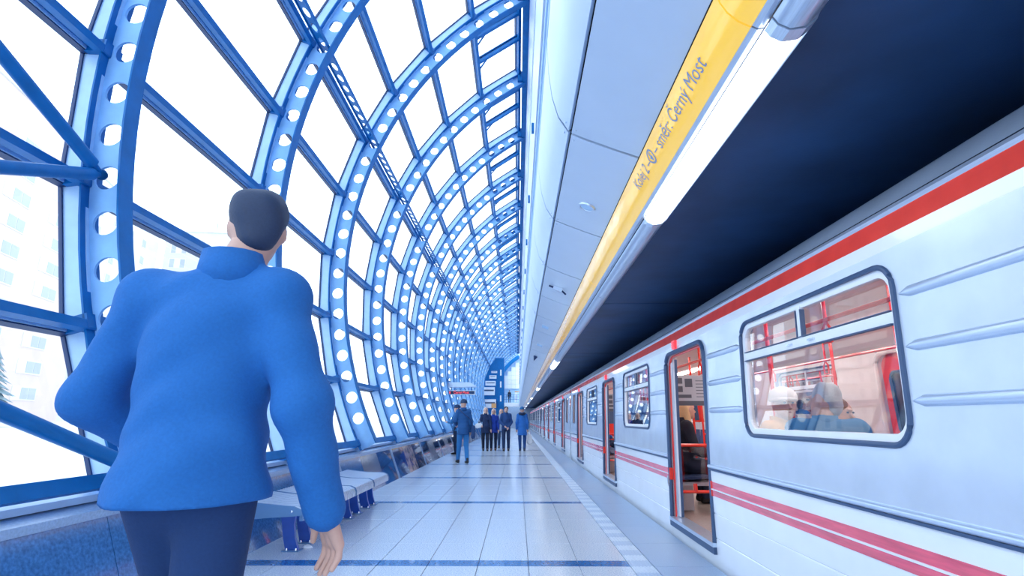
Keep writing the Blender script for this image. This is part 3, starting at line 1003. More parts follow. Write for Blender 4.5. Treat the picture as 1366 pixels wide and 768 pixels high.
car = empty('train_car', (XC, 8.395, 0))
for side in (1, -1):
    def pt(name, me, y=0.0, parent=car):
        o = put(name, me, parent, (0, y, 0) if parent is car else None)
        if parent is car: o.scale = (side, 1, 1)
        return o
    for yb in BAYS:
        pt('upper_panel', up_me, yb); pt('lining', lin_me, yb); pt('lower_panel', low_me, yb)
        if side == 1:
            for me in bead_me: pt('pressed_bead', me, yb)
            for nm, me in strip_me: pt(nm, me, yb)
        w = pt('window_frame', win_me[1], yb)
        put('window_seal', win_me[0], w); put('pane', win_me[2], w); put('window_gasket', win_me[3], w); [put('window_catch', q, w) for q in win_me[4]]
        for q in range(6):
            s_ = pt('seat_shell', shell_me, yb - 1.25 + 0.5 * q); put('seat_cushion', seat_me, s_)
    for yd in DOORS:
        pt('door_header', hd_me, yd)
        if side == 1:
            o = pt('door_seal', dframe, yd); put('red_edge', dred, o); [put('door_post', q, o) for q in dalu_me]
            pt('signal_lamp', dlamp_me, yd)
            [pt('stripe_end', q, yd) for q in redblk_me]
            pt('door_guide', hinge_me, yd)
            for s in (-1, 1): pt('open_door_leaf', leaf[s], yd)
            o = pt('door_sill', sill_me, yd); put('step_edge', step_me, o)
        else:
            for s in (-1, 1):
                o = pt('closed_door_leaf', cl_me[s][0], yd); put('door_window_seal', cl_me[s][1], o); put('pane', cl_me[s][2], o)
            pt('inner_door_frame', rfr, yd)
        pt('skirt', skirt_me, yd)
    # end bays
    for s in (-1, 1):
        y0, y1 = sorted((s * (7.425 + DH), s * 10.05))
        yc, hb = (y0 + y1) / 2, (y1 - y0) / 2
        u = MB(); inner = [[S(y, z) for y, z in a] for a in rrect(yc - 0.32, yc + 0.32, WZ0, WZ1, 0.1)]
        for f in ring(inner, [S(y0, Z_WAIST), S(y1, Z_WAIST), S(y1, Z_TOP), S(y0, Z_TOP)]): u.face(f[::-1])
        pt('upper_panel', u.mesh('upper_panel', M['alu_train']))
        lo_ = [p for a in rrect(yc - 0.32, yc + 0.32, WZ0, WZ1, 0.1) for p in a]
        o = pt('window_frame', MB().tube([S(y, z) for y, z in lo_], 0.02, 6, closed=True).mesh('window_frame', M['rubber'], True))
        g = MB(); g.face([S(y, z, 0.03) for y, z in lo_][::-1]); put('pane', g.mesh('pane', M['train_glass']), o)
        pt('lower_panel', lower_panel(y0, y1).mesh('lower_panel', M['white_train']))
        if side == 1:
            for nm, me in strips(y0, y1): pt(nm, me)
    # cantrail, red band, gutter
    pr = MB(); pr.sheet_y([(-HW + 0.045, 2.05), (-HW + 0.050, 2.12)][::-1], -10.05, 10.05, 0.04)
    pt('cantrail', pr.mesh('cantrail', M['white_train']))
    pr = MB(); pr.sheet_y([(-HW + 0.050, 2.12), (-HW + 0.070, 2.225)][::-1], -10.05, 10.05, 0.04)
    pt('red_band', pr.mesh('red_band', M['red']))
    pr = MB(); pr.sheet_y([(-HW + 0.070, 2.225), (-HW + 0.055, 2.240), (-HW + 0.060, 2.258)][::-1], -10.05, 10.05, 0.04)
    pt('gutter', pr.mesh('gutter', M['silver']))
    pr = MB(); pr.box(-HW + 0.075, -HW + 0.12, -10.05, 10.05, 2.255, 2.272)
    pt('gutter_gap', pr.mesh('gutter_gap', M['gap']))
# roof
rp = [(-HW + 0.085, 2.27), (-HW + 0.125, 2.33), (-HW + 0.20, 2.42), (-HW + 0.34, 2.51), (-HW + 0.62, 2.59), (0, 2.63)]
rp = rp + [(-x, z) for x, z in rp[::-1][1:]]
MB().sheet_y(rp[::-1], -10.05, 10.05, 0.03).build('roof', M['roof_train'], car, True)
cpz = [(-1.27, 2.04), (-1.10, 2.17), (-0.75, 2.25), (0, 2.28), (0.75, 2.25), (1.10, 2.17), (1.27, 2.04)]
MB().sheet_y(cpz, -9.9, 9.9, 0.02).build('car_ceiling', M['car_ceiling'], car, True)
MB().box(-1.27, 1.27, -10.0, 10.0, 0.08, 0.145).build('car_floor', M['car_floor'], car)
MB().box(-1.2, 1.2, -9.6, 9.6, -0.9, -0.30).build('underframe', M['dark'], car)
lt = MB().box(-0.09, 0.09, -0.68, 0.68, -0.025, 0).mesh('ceiling_lamp', M['car_lamp'])
for x in (-0.62, 0.62):
    for q in range(12):
        put('ceiling_lamp', lt, car, (x, -8.8 + 1.6 * q, 2.262))
for s in (-1, 1):
    e = MB()
    cap_ = [(-HW + 0.02, -0.3), (-HW, 0.8)] + [(x, z) for x, z in rp] + [(HW, 0.8), (HW - 0.02, -0.3)]
    y = s * 10.05
    e.face([(x, y, z) for x, z in cap_] if s < 0 else [(x, y, z) for x, z in cap_][::-1])
    e.face([(x, y - s * 0.06, z) for x, z in cap_] if s > 0 else [(x, y - s * 0.06, z) for x, z in cap_][::-1], 1)
    ew = e.build('end_wall', [M['alu_train'], M['lining']], car)
    dr = MB(); dr.box(-0.38, 0.38, y - s * 0.08, y - s * 0.06, 0.15, 1.98, 0); dr.box(-0.24, 0.24, y - s * 0.085, y - s * 0.055, 1.1, 1.75, 1)
    dr.build('end_door', [M['red_bar'], M['rubber']], ew)
    gw = MB(); gw.box(-0.5, 0.5, min(y, y + s * 0.2), max(y, y + s * 0.2), 0.1, 2.1)
    gw.build('gangway', M['rubber'], car)
# grab bars
for x in (-0.80, 0.80):
    MB().tube([(x, -9.2, 1.97), (x, 9.2, 1.97)], 0.017, 8).build('grab_bar', M['red_bar'], car, True)
hang = MB()
hang.tube([(0, 0, 2.22), (0, 0, 1.97)], 0.014, 8)
hang.tube([(0, 0, 1.96), (0, 0.05, 1.90), (0, 0.05, 1.80), (0, -0.05, 1.80), (0, -0.05, 1.90), (0, 0, 1.96)], 0.012, 6)
hang_me = hang.mesh('hanging_strap', M['red_bar'], True)
for x in (-0.80, 0.80):
    for q in range(13):
        put('hanging_strap', hang_me, car, (x, -8.7 + 1.45 * q, 0))
pole_me = MB().tube([(0, 0, 0.145), (0, 0, 2.24)], 0.019, 8).mesh('pole', M['red_bar'], True)
for yb in BAYS:
    for s in (-1, 1):
        for x in (-0.74, 0.74):
            put('pole', pole_me, car, (x, yb + s * (BH - 0.08), 0))
            sx = math.copysign(1.26, x)
            for z in (0.94, 0.42):
                MB().tube([(x, yb + s * (BH - 0.08), z), (sx, yb + s * (BH - 0.08), z)], 0.018, 8).build('guard_rail', M['red_bar'], car, True)
            for z in (0.42,):
                m = MB()
                for xx in (x * 0.9 + sx * 0.1, x * 0.4 + sx * 0.6): m.tube([(xx, yb + s * (BH - 0.08), z), (xx, yb + s * (BH - 0.08), z + 0.09)], 0.024, 8)
                m.build('rail_stub', M['red_bar'], car, True)
    for s in (-0.6, 0.6):
        put('pole', pole_me, car, (-0.28, yb + s, 0))
# advertising panels on the draught screens beside the doors
for yb in BAYS:
    ys_ = yb - BH + 0.08
    poster = MB().box(-1.25, -0.76, ys_ - 0.008, ys_ + 0.008, 1.40, 1.76).build('screen_poster', M['poster'], car)
    pd = MB(); yy = ys_ - 0.010
    for (a, b, c, d) in ((-1.22, -1.12, 1.66, 1.73), (-1.22, -1.12, 1.56, 1.63), (-1.09, -1.00, 1.62, 1.72), (-1.22, -1.02, 1.49, 1.53), (-1.25, -0.76, 1.40, 1.455)):
        pd.box(a, b, yy, yy + 0.004, c, d)
    for q in range(6): pd.box(-0.96, -0.80, yy, yy + 0.004, 1.50 + q * 0.038, 1.508 + q * 0.038)
    tag(pd.build('poster_print', M['poster_dark'], poster), kind='stuff')
    MB().box(-1.25, -0.76, ys_ - 0.004, ys_ + 0.004, 0.50, 0.92).build('screen_glass', M['train_glass'], car)
CARS = [car]
tag(car, 'nearest white train car with red stripes and open doors, filling the right side', 'train car', 'cars of the train')
# copies of the car behind it
def copy_car(src, y, label):
    c = copy_tree(src); c.location.y = y
    c['label'] = label
    return c
CAR_L = 20.6
for q, lb in ((1, 'second white train car, coupled behind the nearest one'), (2, 'third white train car along the platform'), (3, 'last distant white train car before the end wall')):
    CARS.append(copy_car(car, 8.395 + CAR_L * q, lb))

# ================================================================== BENCH ROW
def make_bench():
    # four seat units in one row; local origin on the floor at the near end, x=0 at the leg line
    root = empty('platform_bench', (-2.25, 5.22, 0))
    tag(root, 'long slatted steel bench on cobalt blue legs beside the parapet', 'bench')
    prof = [(-0.32, 0.50), (-0.20, 0.485), (-0.02, 0.465), (0.14, 0.462), (0.23, 0.458), (0.285, 0.435), (0.305, 0.395), (0.307, 0.345)]
    U = 0.84
    sl_me = MB().sheet_y(prof[::-1], 0.0, 0.036, 0.012).mesh('slat', M['bench_top'])
    fr_me = MB().sheet_y(prof[::-1], 0.0, 0.03, 0.030).mesh('seat_rib', M['bench_end'])
    under = [(-0.30, 0.455), (0.24, 0.43)]
    for u in range(4):
        y0 = 0.012 + U * u
        seat = MB()
        seat.prism_y([(-0.33, 0.475), (-0.33, 0.435), (-0.25, 0.435), (-0.25, 0.472)], y0, y0 + U - 0.02)
        seat.prism_y([(0.20, 0.446), (0.20, 0.41), (0.26, 0.41), (0.26, 0.436)], y0, y0 + U - 0.02)
        so = seat.build('seat_frame', M['bench_end'], root)
        for q in range(12):
            put('slat', sl_me, so, (0, y0 + 0.028 + q * 0.0662, 0))
        put('seat_rib', fr_me, so, (0, y0 - 0.012, 0))
    put('seat_rib', fr_me, root, (0, 4 * U - 0.005, 0))
    # wing shaped end plate with two bolts
    ep = MB()
    plate = [(-0.335, 0.40), (-0.30, 0.515), (-0.15, 0.505), (0.05, 0.485), (0.22, 0.472), (0.30, 0.44), (0.312, 0.395), (0.20, 0.385), (0.0, 0.375), (-0.16, 0.36), (-0.30, 0.34)]
    ep.prism_y(plate, -0.02, 0.0)
    e = ep.build('end_plate', M['bench_end'], root)
    for x, z in ((-0.25, 0.43), (0.21, 0.43)):
        put('bolt', MB().lathe([(0.0, -0.014), (0.012, -0.012), (0.017, 0.0)], (x, -0.02, z), 12, 'y').mesh('bolt', M['chrome'], True), e)
    # legs: curved blue plates that splay towards the platform at the foot
    leg = MB()
    L = [(-0.10, 0.445), (0.12, 0.445), (0.075, 0.34), (0.065, 0.24), (0.085, 0.12), (0.125, 0.012), (0.0, 0.012), (-0.03, 0.12), (-0.055, 0.26), (-0.08, 0.36)]
    leg.prism_y(L, -0.02, 0.02)
    leg_me = leg.mesh('leg', M['bench_blue'])
    foot_me = MB().box(-0.02, 0.145, -0.055, 0.055, 0.0, 0.012).mesh('foot_plate', M['bench_end'])
    bolt_ = MB().lathe([(0.0, 0.022), (0.009, 0.020), (0.012, 0.0)], (0, 0, 0.012), 10).mesh('bolt', M['chrome'], True)
    for y in (0.45, 0.81, 1.33, 1.70, 2.20, 2.58, 3.05, 3.36):
        lg = put('leg', leg_me, root, (0, y, 0)); f = put('foot_plate', foot_me, lg)
        for x in (0.02, 0.11): put('bolt', bolt_, lg, (x, -0.035, 0))
    return root
make_bench()
lit = MB()
pts = [(0.05 * math.cos(a) * (1 + 0.2 * math.sin(3 * a)), 0.035 * math.sin(a)) for a in [2 * PI * i / 14 for i in range(14)]]
n0 = len(pts)
lit.v = [(x, y, 0.0) for x, y in pts] + [(x * 0.7, y * 0.7, 0.02 + 0.006 * math.sin(5 * i)) for i, (x, y) in enumerate(pts)]
lit.f = [(i, (i + 1) % n0, n0 + (i + 1) % n0, n0 + i) for i in range(n0)] + [tuple(range(n0, 2 * n0))]
lit.m = [0] * len(lit.f)
tag(lit.build('paper_scrap', M['white'], None, True, (-2.09, 5.80, 0.001)), 'crumpled white paper scrap on the floor by the bench foot', 'paper')

# ================================================================== HANGING DISPLAY
disp = empty('departure_display', (-2.62, 25.5, 0))
tag(disp, 'hanging destination display with red letters under a grey canopy', 'display')
MB().prism_y([(-0.72, 2.72), (-0.52, 2.90), (0.45, 2.90), (0.70, 2.74), (0.70, 2.70), (-0.72, 2.68)], -0.25, 0.35).build('canopy', M['panel'], disp)
MB().box(-0.62, 0.68, -0.06, 0.06, 2.34, 2.54).build('frame', M['white'], disp)
MB().box(-0.58, 0.64, -0.072, -0.055, 2.37, 2.51).build('display_face', M['screen'], disp)
for txt, x, sz in (('B', -0.54, 0.15), ('Černý Most', -0.33, 0.15)):
    me = text_mesh(txt, sz, 'lettering', M['led'])
    for v in me.vertices: v.co = (x + v.co.x, -0.076, 2.395 + v.co.y)
    tag(put('lettering', me, disp), 'red lettering reading ' + txt, kind='stuff')
for x in (-0.45, 0.5): MB().tube([(x, 0, 2.54), (x, 0, 2.70)], 0.02, 8).build('hanger', M['steel'], disp)
for x in (-0.2, 0.3): MB().tube([(x, 0.1, 2.88), (x - 0.2, 0.1, 6.0)], 0.012, 6).build('suspension_rod', M['steel'], disp)

# ================================================================== FAR END OF THE HALL
YF = 78.5
wb = empty('wall_back', (0, YF, 0)); tag(wb, 'far end wall of the hall with blue pylon and pale arched panelling', kind='structure')
MB().box(-4.4, -2.05, -0.4, 0.2, -0.2, 11.0).build('blue_pylon', M['steel'], wb)
mb = MB()
MB().box(-2.05, 0.5, 0.25, 0.4, 5.4, 11.2).build('upper_backing', M['steel_pale'], wb)
# pale square panels inside the arch outline
for r in range(7):
    for c in range(4):
        x0, z0 = -2.0 + c * 0.58, 5.5 + r * 0.62
        xm = x0
        if math.hypot(x0 + 0.1 - CX, z0 + 0.5 - CZ) > 6.5: continue
        MB().box(x0 + 0.01, x0 + 0.57, 0.15, 0.25, z0 + 0.01, z0 + 0.61).build('wall_panel', M['white'], wb)
mb = MB(); mb.sheet_y([arc_pt(a, R - 0.75) for a in range(152, 118, -4)], -0.5, 0.2, 0.5)
mb.build('arch_soffit', M['steel'], wb)
MB().box(-2.9, 6.6, -1.2, 0.6, 2.95, 3.5).build('mezzanine_slab', M['white'], wb)
MB().box(-2.9, 6.6, 5.0, 5.2, -1.2, 5.5).build('passage_wall', M['concrete'], wb)
MB().box(-2.05, 0.5, 2.0, 2.2, 3.5, 5.4).build('mezzanine_wall', M['steel'], wb)
for i in range(3):
    MB().box(-1.6 + i * 0.75, -1.1 + i * 0.75, 1.9, 2.0, 3.6, 4.9).build('mezzanine_window', M['panel'], wb)
MB().box(-0.35, 0.35, -0.9, -0.8, 4.95, 5.1).build('orange_board', M['orange'], wb)
MB().box(-0.35, 0.05, -0.9, -0.8, 3.6, 4.9).build('notice_board', M['white'], wb)
for z in (3.95, 4.3, 4.6):
    MB().tube([(-2.05, -1.1, z), (0.4, -1.1, z)], 0.025, 6).build('railing', M['steel'], wb)
for i in range(6):
    MB().tube([(-2.0 + 0.48 * i, -1.1, 3.5), (-2.0 + 0.48 * i, -1.1, 4.6)], 0.03, 6).build('railing_post', M['steel'], wb)
MB().box(-3.4, -3.0, -1.2, 5.2, 0.0, 5.5).build('passage_sky_blocker', M['concrete'], wb)  # added unseen wall, closes the passage to sky light
MB().box(-2.9, 6.6, 0.4, 0.6, 3.5, 11.5).build('back_closure', M['steel_pale'], wb)

tw = empty('stair_tower', (-2.3, 56.0, 0)); tag(tw, 'blue stair tower with stacked pale panels at the far left of the platform', 'tower')
MB().prism_y([(-1.05, 0.0), (-1.05, 5.2), (-0.5, 6.6), (0.1, 7.4), (0.95, 7.4), (0.95, 0.0)], 0.0, 1.6).build('frame', M['steel'], tw)
for (x0, x1, z0, z1, d) in ((-0.35, 0.25, 5.85, 6.05, 0), (-0.55, 0.18, 5.28, 5.62, 0), (-0.95, 0.10, 4.58, 5.05, 0), (-1.15, 0.02, 3.62, 4.42, 0.1), (-1.10, 0.15, 2.35, 3.20, 0.2)):
    p = MB().box(x0, x1, -0.06 - d, 0.0, z0, z1).build('pale_panel', M['white'], tw)
    MB().box(x0 + 0.1, x1 - 0.1, -0.07 - d, -0.055 - d, z0 + (z1 - z0) * 0.5, z0 + (z1 - z0) * 0.68).build('panel_bar', M['rubber'], p)
MB().box(-0.30, 0.18, -0.36, -0.30, 2.35, 2.80).build('orange_sign', M['orange'], tw)
for z in (3.0, 4.4, 5.6): MB().box(0.55, 0.70, -0.02, 0.0, z, z + 0.6).build('slot_light', M['white'], tw)

# ================================================================== OUTSIDE
gr = MB()
gr.face([(-220, -60, 3.0), (-70, -60, 1.2), (-70, 220, 1.2), (-220, 220, 3.0)])
gr.face([(-70, -60, 1.2), (-14, -60, 0.25), (-14, 220, 0.25), (-70, 220, 1.2)])
gr.face([(-14, -60, 0.25), (-3.06, -60, -0.35), (-3.06, 220, -0.35), (-14, 220, 0.25)])
g_ = gr.build('ground_outside', M['snow']); tag(g_, 'pale snowy ground outside the glass', kind='structure')
def win_unit(w, h, panes):
    f = MB(); f.box(-w / 2, w / 2, -0.06, 0.05, 0, h)
    p = []
    x = -w / 2 + 0.1; pw = (w - 0.2) / len(panes)
    for i, k in enumerate(panes):
        if k: p.append(MB().box(x + i * pw + 0.06, x + (i + 1) * pw - 0.06, -0.09, -0.05, 0.14, h - 0.14).mesh('pane', M['bld_win']))
    return f.mesh('window', M['bld_frame']), p
def block(name, label, loc, rz, L, D, H, mat, cols, unit, z0=2.6, storey=2.8, extra=None):
    b = empty(name, loc, rz); tag(b, label, 'building', 'apartment blocks outside')
    MB().box(0, L, 0, D, -3, H).build('wall', mat, b)
    MB().box(-0.2, L + 0.2, -0.2, D + 0.2, H, H + 0.5).build('roof_edge', M['bld_frame'], b)
    fm, pm = unit
    n = int((H - z0) / storey)
    for r in range(n):
        for x in cols:
            w = put('window', fm, b, (x, 0, z0 + r * storey))
            for m in pm: put('pane', m, w)
    return b
wu = win_unit(4.4, 1.5, (0, 1, 1)); ws = win_unit(1.7, 1.5, (1, 1)); wb2 = win_unit(3.0, 1.9, (1, 0, 1))
ang = math.radians(105)
ux, uy = math.cos(ang), math.sin(ang)
P0 = Vector((-55.2, 66.0, 0.6))
A0 = P0 - Vector((ux, uy, 0)) * 44
# local x of the block runs along the facade away from the camera, its front faces +x world
def facade(name, label, start, L, H, mat, cols, unit, **k):
    return block(name, label, start, ang, L, 12, H, mat, cols, unit, **k)
def rev(L, cs): return cs
facade('apartment_block', 'pale pink apartment block with window strips, seen through the glass at far left', A0, 44, 33, M['bld_pink'], rev(44, [6.0, 13.5, 21.0, 28.5, 36.5]), wu)
facade('apartment_block', 'white apartment block with single windows adjoining the pink one', P0 + Vector((ux, uy, 0)) * 0.3 + Vector((-1.2, 0, 0)), 24, 33, M['bld_white'], rev(24, [3, 8, 13, 18]), ws)
B2 = block('apartment_block', 'farthest white apartment block with balconies, behind the walking man', (-66, 96, 0.8), math.radians(8), 18, 12, 35, M['bld_white'], [2.5, 8.5, 14.5], wb2)
for r in range(11):
    for x in (11.5,):
        MB().box(x - 1.4, x + 1.4, -1.1, 0, 2.2 + r * 2.8, 3.2 + r * 2.8).build('balcony', M['bld_frame'], B2)
for dx, hh in ((7.5, 2.6), (15.0, 2.0)):
    MB().tube([(dx, 3, 35.4), (dx, 3, 35.4 + hh)], 0.12, 6).build('roof_mast', M['bld_win'], B2)
MB().box(6.6, 8.6, 2, 5, 35.4, 36.4).build('roof_hut', M['bld_white'], B2)
tree = empty('conifer_tree', (-39.5, 40.5, 0.7)); tag(tree, 'pale conifer standing in front of the pink apartment block', 'tree')
MB().tube([(0, 0, 0), (0, 0, 5.6)], [0.16, 0.03], 8).build('trunk', M['trunk'], tree)
fm = MB()
for t in range(12):
    z = 0.7 + t * 0.45; rad = 2.3 * (1 - t / 13.0)
    nn = 13
    base = len(fm.v)
    fm.v.append((0, 0, z + 0.8))
    for i in range(nn * 2):
        a = PI * i / nn + t
        rr = rad * (random.uniform(0.85, 1.1) if i % 2 == 0 else random.uniform(0.5, 0.65))
        fm.v.append((rr * math.cos(a), rr * math.sin(a), z - (0.3 if i % 2 == 0 else 0.0)))
    for i in range(nn * 2):
        fm.f.append((base, base + 1 + i, base + 1 + (i + 1) % (nn * 2))); fm.m.append(0)
fm.build('foliage', M['conifer'], tree)

# ================================================================== PEOPLE (implicit surfaces polygonised to one mesh per part)
def sdf_grid(prims, vox, k=0.04, cuts=(), wob=None, prims2=None, k2=0.06, pad=0.06):
    both = prims + (prims2 or [])
    lo = np.min([np.minimum(np.array(p[1]) - p[-1], np.array(p[2]) - p[-1]) for p in both], 0) - pad
    hi = np.max([np.maximum(np.array(p[1]) + p[-1], np.array(p[2]) + p[-1]) for p in both], 0) + pad
    n = np.ceil((hi - lo) / vox).astype(int) + 2
    ax = [lo[i] + np.arange(n[i]) * vox for i in range(3)]
    X, Y, Z = np.meshgrid(*ax, indexing='ij')
    def field(plist, k):
      D = np.full(X.shape, 1.0)
      for p in plist:
          if p[0] == 'c':            # ('c', a, b, ra, rb, sy, bound)
              a, b, ra, rb, sy = np.array(p[1], float), np.array(p[2], float), p[3], p[4], p[5]
              ba = b - a
              t = np.clip(((X - a[0]) * ba[0] + (Y - a[1]) * ba[1] + (Z - a[2]) * ba[2]) / max(ba @ ba, 1e-9), 0, 1)
              d = np.sqrt((X - a[0] - t * ba[0]) ** 2 + ((Y - a[1] - t * ba[1]) * sy) ** 2 + (Z - a[2] - t * ba[2]) ** 2) - (ra + (rb - ra) * t)
              if sy > 1: d = d / (sy ** 0.5)
          else:                       # ('e', c, c, radii, bound)
              c, r = p[1], p[3]
              x, y, z = (X - c[0]) / r[0], (Y - c[1]) / r[1], (Z - c[2]) / r[2]
              k0 = np.sqrt(x * x + y * y + z * z)
              k1 = np.sqrt((x / r[0]) ** 2 + (y / r[1]) ** 2 + (z / r[2]) ** 2)
              d = k0 * (k0 - 1) / np.maximum(k1, 1e-6)
          h = np.maximum(k - np.abs(D - d), 0) / k
          D = np.minimum(D, d) - h * h * k / 4
      return D
    D = field(prims, k)
    if wob is not None: D = D + wob(X, Y, Z)
    for (pn, pd) in cuts:           # keep where pn . p < pd
        D = np.maximum(D, X * pn[0] + Y * pn[1] + Z * pn[2] - pd)
    if prims2:
        D2 = field(prims2, 0.035)
        if wob is not None: D2 = D2 + 0.45 * wob(X, Y, Z)
        h = np.maximum(k2 - np.abs(D - D2), 0) / k2
        D = np.minimum(D, D2) - h * h * k2 / 4
    return D, lo, vox
def surface_nets(D, lo, vox):
    Sg = D < 0
    nx, ny, nz = D.shape
    c = np.zeros((nx - 1, ny - 1, nz - 1), int)
    for i in (0, 1):
        for j in (0, 1):
            for q in (0, 1):
                c += Sg[i:nx - 1 + i, j:ny - 1 + j, q:nz - 1 + q]
    act = (c > 0) & (c < 8)
    idx = -np.ones(act.shape, int)
    A = np.argwhere(act)
    idx[act] = np.arange(len(A))
    acc = np.zeros((len(A), 3)); cnt = np.zeros(len(A))
    cor = [(i, j, q) for i in (0, 1) for j in (0, 1) for q in (0, 1)]
    for a in cor:
        for b in cor:
            if sum(abs(a[i] - b[i]) for i in range(3)) == 1 and a < b:
                da = D[A[:, 0] + a[0], A[:, 1] + a[1], A[:, 2] + a[2]]
                db = D[A[:, 0] + b[0], A[:, 1] + b[1], A[:, 2] + b[2]]
                m = (da < 0) != (db < 0)
                t = np.where(m, da / np.where(m, da - db, 1), 0)
                pt_ = np.array(a) + t[:, None] * (np.array(b) - np.array(a))
                acc += np.where(m[:, None], pt_, 0); cnt += m
    V = lo + (A + acc / cnt[:, None]) * vox
    F = []
    for axis in range(3):
        sl0 = [slice(None)] * 3; sl1 = [slice(None)] * 3
        sl0[axis] = slice(0, -1); sl1[axis] = slice(1, None)
        s0, s1 = Sg[tuple(sl0)], Sg[tuple(sl1)]
        E_ = np.argwhere(s0 != s1)
        u, v = [(1, 2), (2, 0), (0, 1)][axis]
        ok = (E_[:, u] > 0) & (E_[:, v] > 0) & (E_[:, u] < D.shape[u] - 1) & (E_[:, v] < D.shape[v] - 1)
        E_ = E_[ok]
        def cell(du, dv):
            q = E_.copy(); q[:, u] -= du; q[:, v] -= dv
            return idx[q[:, 0], q[:, 1], q[:, 2]]
        quad = np.stack([cell(1, 1), cell(0, 1), cell(0, 0), cell(1, 0)], 1)
        fl = ~s0[E_[:, 0], E_[:, 1], E_[:, 2]]
        quad[fl] = quad[fl][:, ::-1]
        F.append(quad)
    return V, np.concatenate(F)
def sdf_obj(name, mats, parts, parent):
    """parts: list of (prims, vox, k, cuts, wob); all joined in one mesh"""
    VV, FF, n = [], [], 0
    for pr in parts:
        V, F = surface_nets(*sdf_grid(*pr))
        VV.append(V); FF.append(F + n); n += len(V)
    me = bpy.data.meshes.new(name)
    me.from_pydata(np.concatenate(VV).tolist(), [], np.concatenate(FF).tolist())
    me.materials.append(mats)
    me.polygons.foreach_set('use_smooth', [True] * len(me.polygons))
    me.update()
    return put(name, me, parent)
def C(a, b, ra, rb, sy=1.0): return ('c', a, b, ra, rb, sy, max(ra, rb))
def El(c, r): return ('e', c, c, r, max(r))

STAND = dict(hipL=(-.09, 0, .93), hipR=(.09, 0, .93), kneeL=(-.10, .02, .50), kneeR=(.10, .02, .50), ankL=(-.10, -.02, .085), ankR=(.10, -.02, .085),
             pelvis=(0, 0, .96), waist=(0, 0, 1.10), chest=(0, 0, 1.30), shL=(-.152, 0, 1.415), shR=(.152, 0, 1.415), neck=(0, .0, 1.47), head=(0, .02, 1.625),
             elL=(-.215, -.03, 1.13), elR=(.215, -.03, 1.13), wrL=(-.225, .06, .87), wrR=(.225, .06, .87))
SEAT = dict(hipL=(-.10, .06, .67), hipR=(.10, .06, .67), kneeL=(-.10, .46, .64), kneeR=(.10, .46, .64), ankL=(-.10, .45, .235), ankR=(.10, .45, .235),
            pelvis=(0, .02, .70), waist=(0, .02, .85), chest=(0, .03, 1.02), shL=(-.17, .03, 1.15), shR=(.17, .03, 1.15), neck=(0, .05, 1.20), head=(0, .09, 1.355),
            elL=(-.22, .10, .88), elR=(.22, .10, .88), wrL=(-.08, .32, .80), wrR=(.08, .32, .80))
def hand_prims(wr, el, side, s=1.0):
    """palm, four unequal fingers with a knuckle bend and a thumb"""
    w, e = Vector(wr), Vector(el)
    d = (w - e).normalized()
    fwd = Vector((0.75 if side == 'L' else -0.75, 0.65, 0)); fwd = (fwd - d * fwd.dot(d)).normalized()       # thumb side points forwards
    inn = d.cross(fwd) * (1 if side == 'L' else -1)
    if inn.y > 0: inn = -inn
    pr = []
    pc = w + d * 0.035 * s
    for q in (-1, 0, 1):
        pr.append(C(tuple(w + fwd * q * 0.012 * s), tuple(w + d * 0.085 * s + fwd * q * 0.027 * s), 0.020 * s, 0.015 * s))
    for q, L in ((1.5, 0.070), (0.5, 0.080), (-0.5, 0.074), (-1.5, 0.058)):
        b0 = w + d * 0.088 * s + fwd * q * 0.0215 * s
        b1 = b0 + (d * 0.9 + inn * 0.35).normalized() * L * 0.5 * s
        b2 = b1 + (d * 0.6 + inn * 0.8).normalized() * L * 0.5 * s
        pr += [C(tuple(b0), tuple(b1), 0.0095 * s, 0.0088 * s), C(tuple(b1), tuple(b2), 0.0088 * s, 0.0075 * s)]
    t0 = w + d * 0.025 * s + fwd * 0.022 * s
    t1 = t0 + (d * 0.7 + fwd * 0.75 + inn * 0.3).normalized() * 0.042 * s
    t2 = t1 + (d * 0.95 + fwd * 0.25 + inn * 0.3).normalized() * 0.034 * s
    pr += [C(tuple(t0), tuple(t1), 0.014 * s, 0.0105 * s), C(tuple(t1), tuple(t2), 0.0105 * s, 0.008 * s)]
    return pr

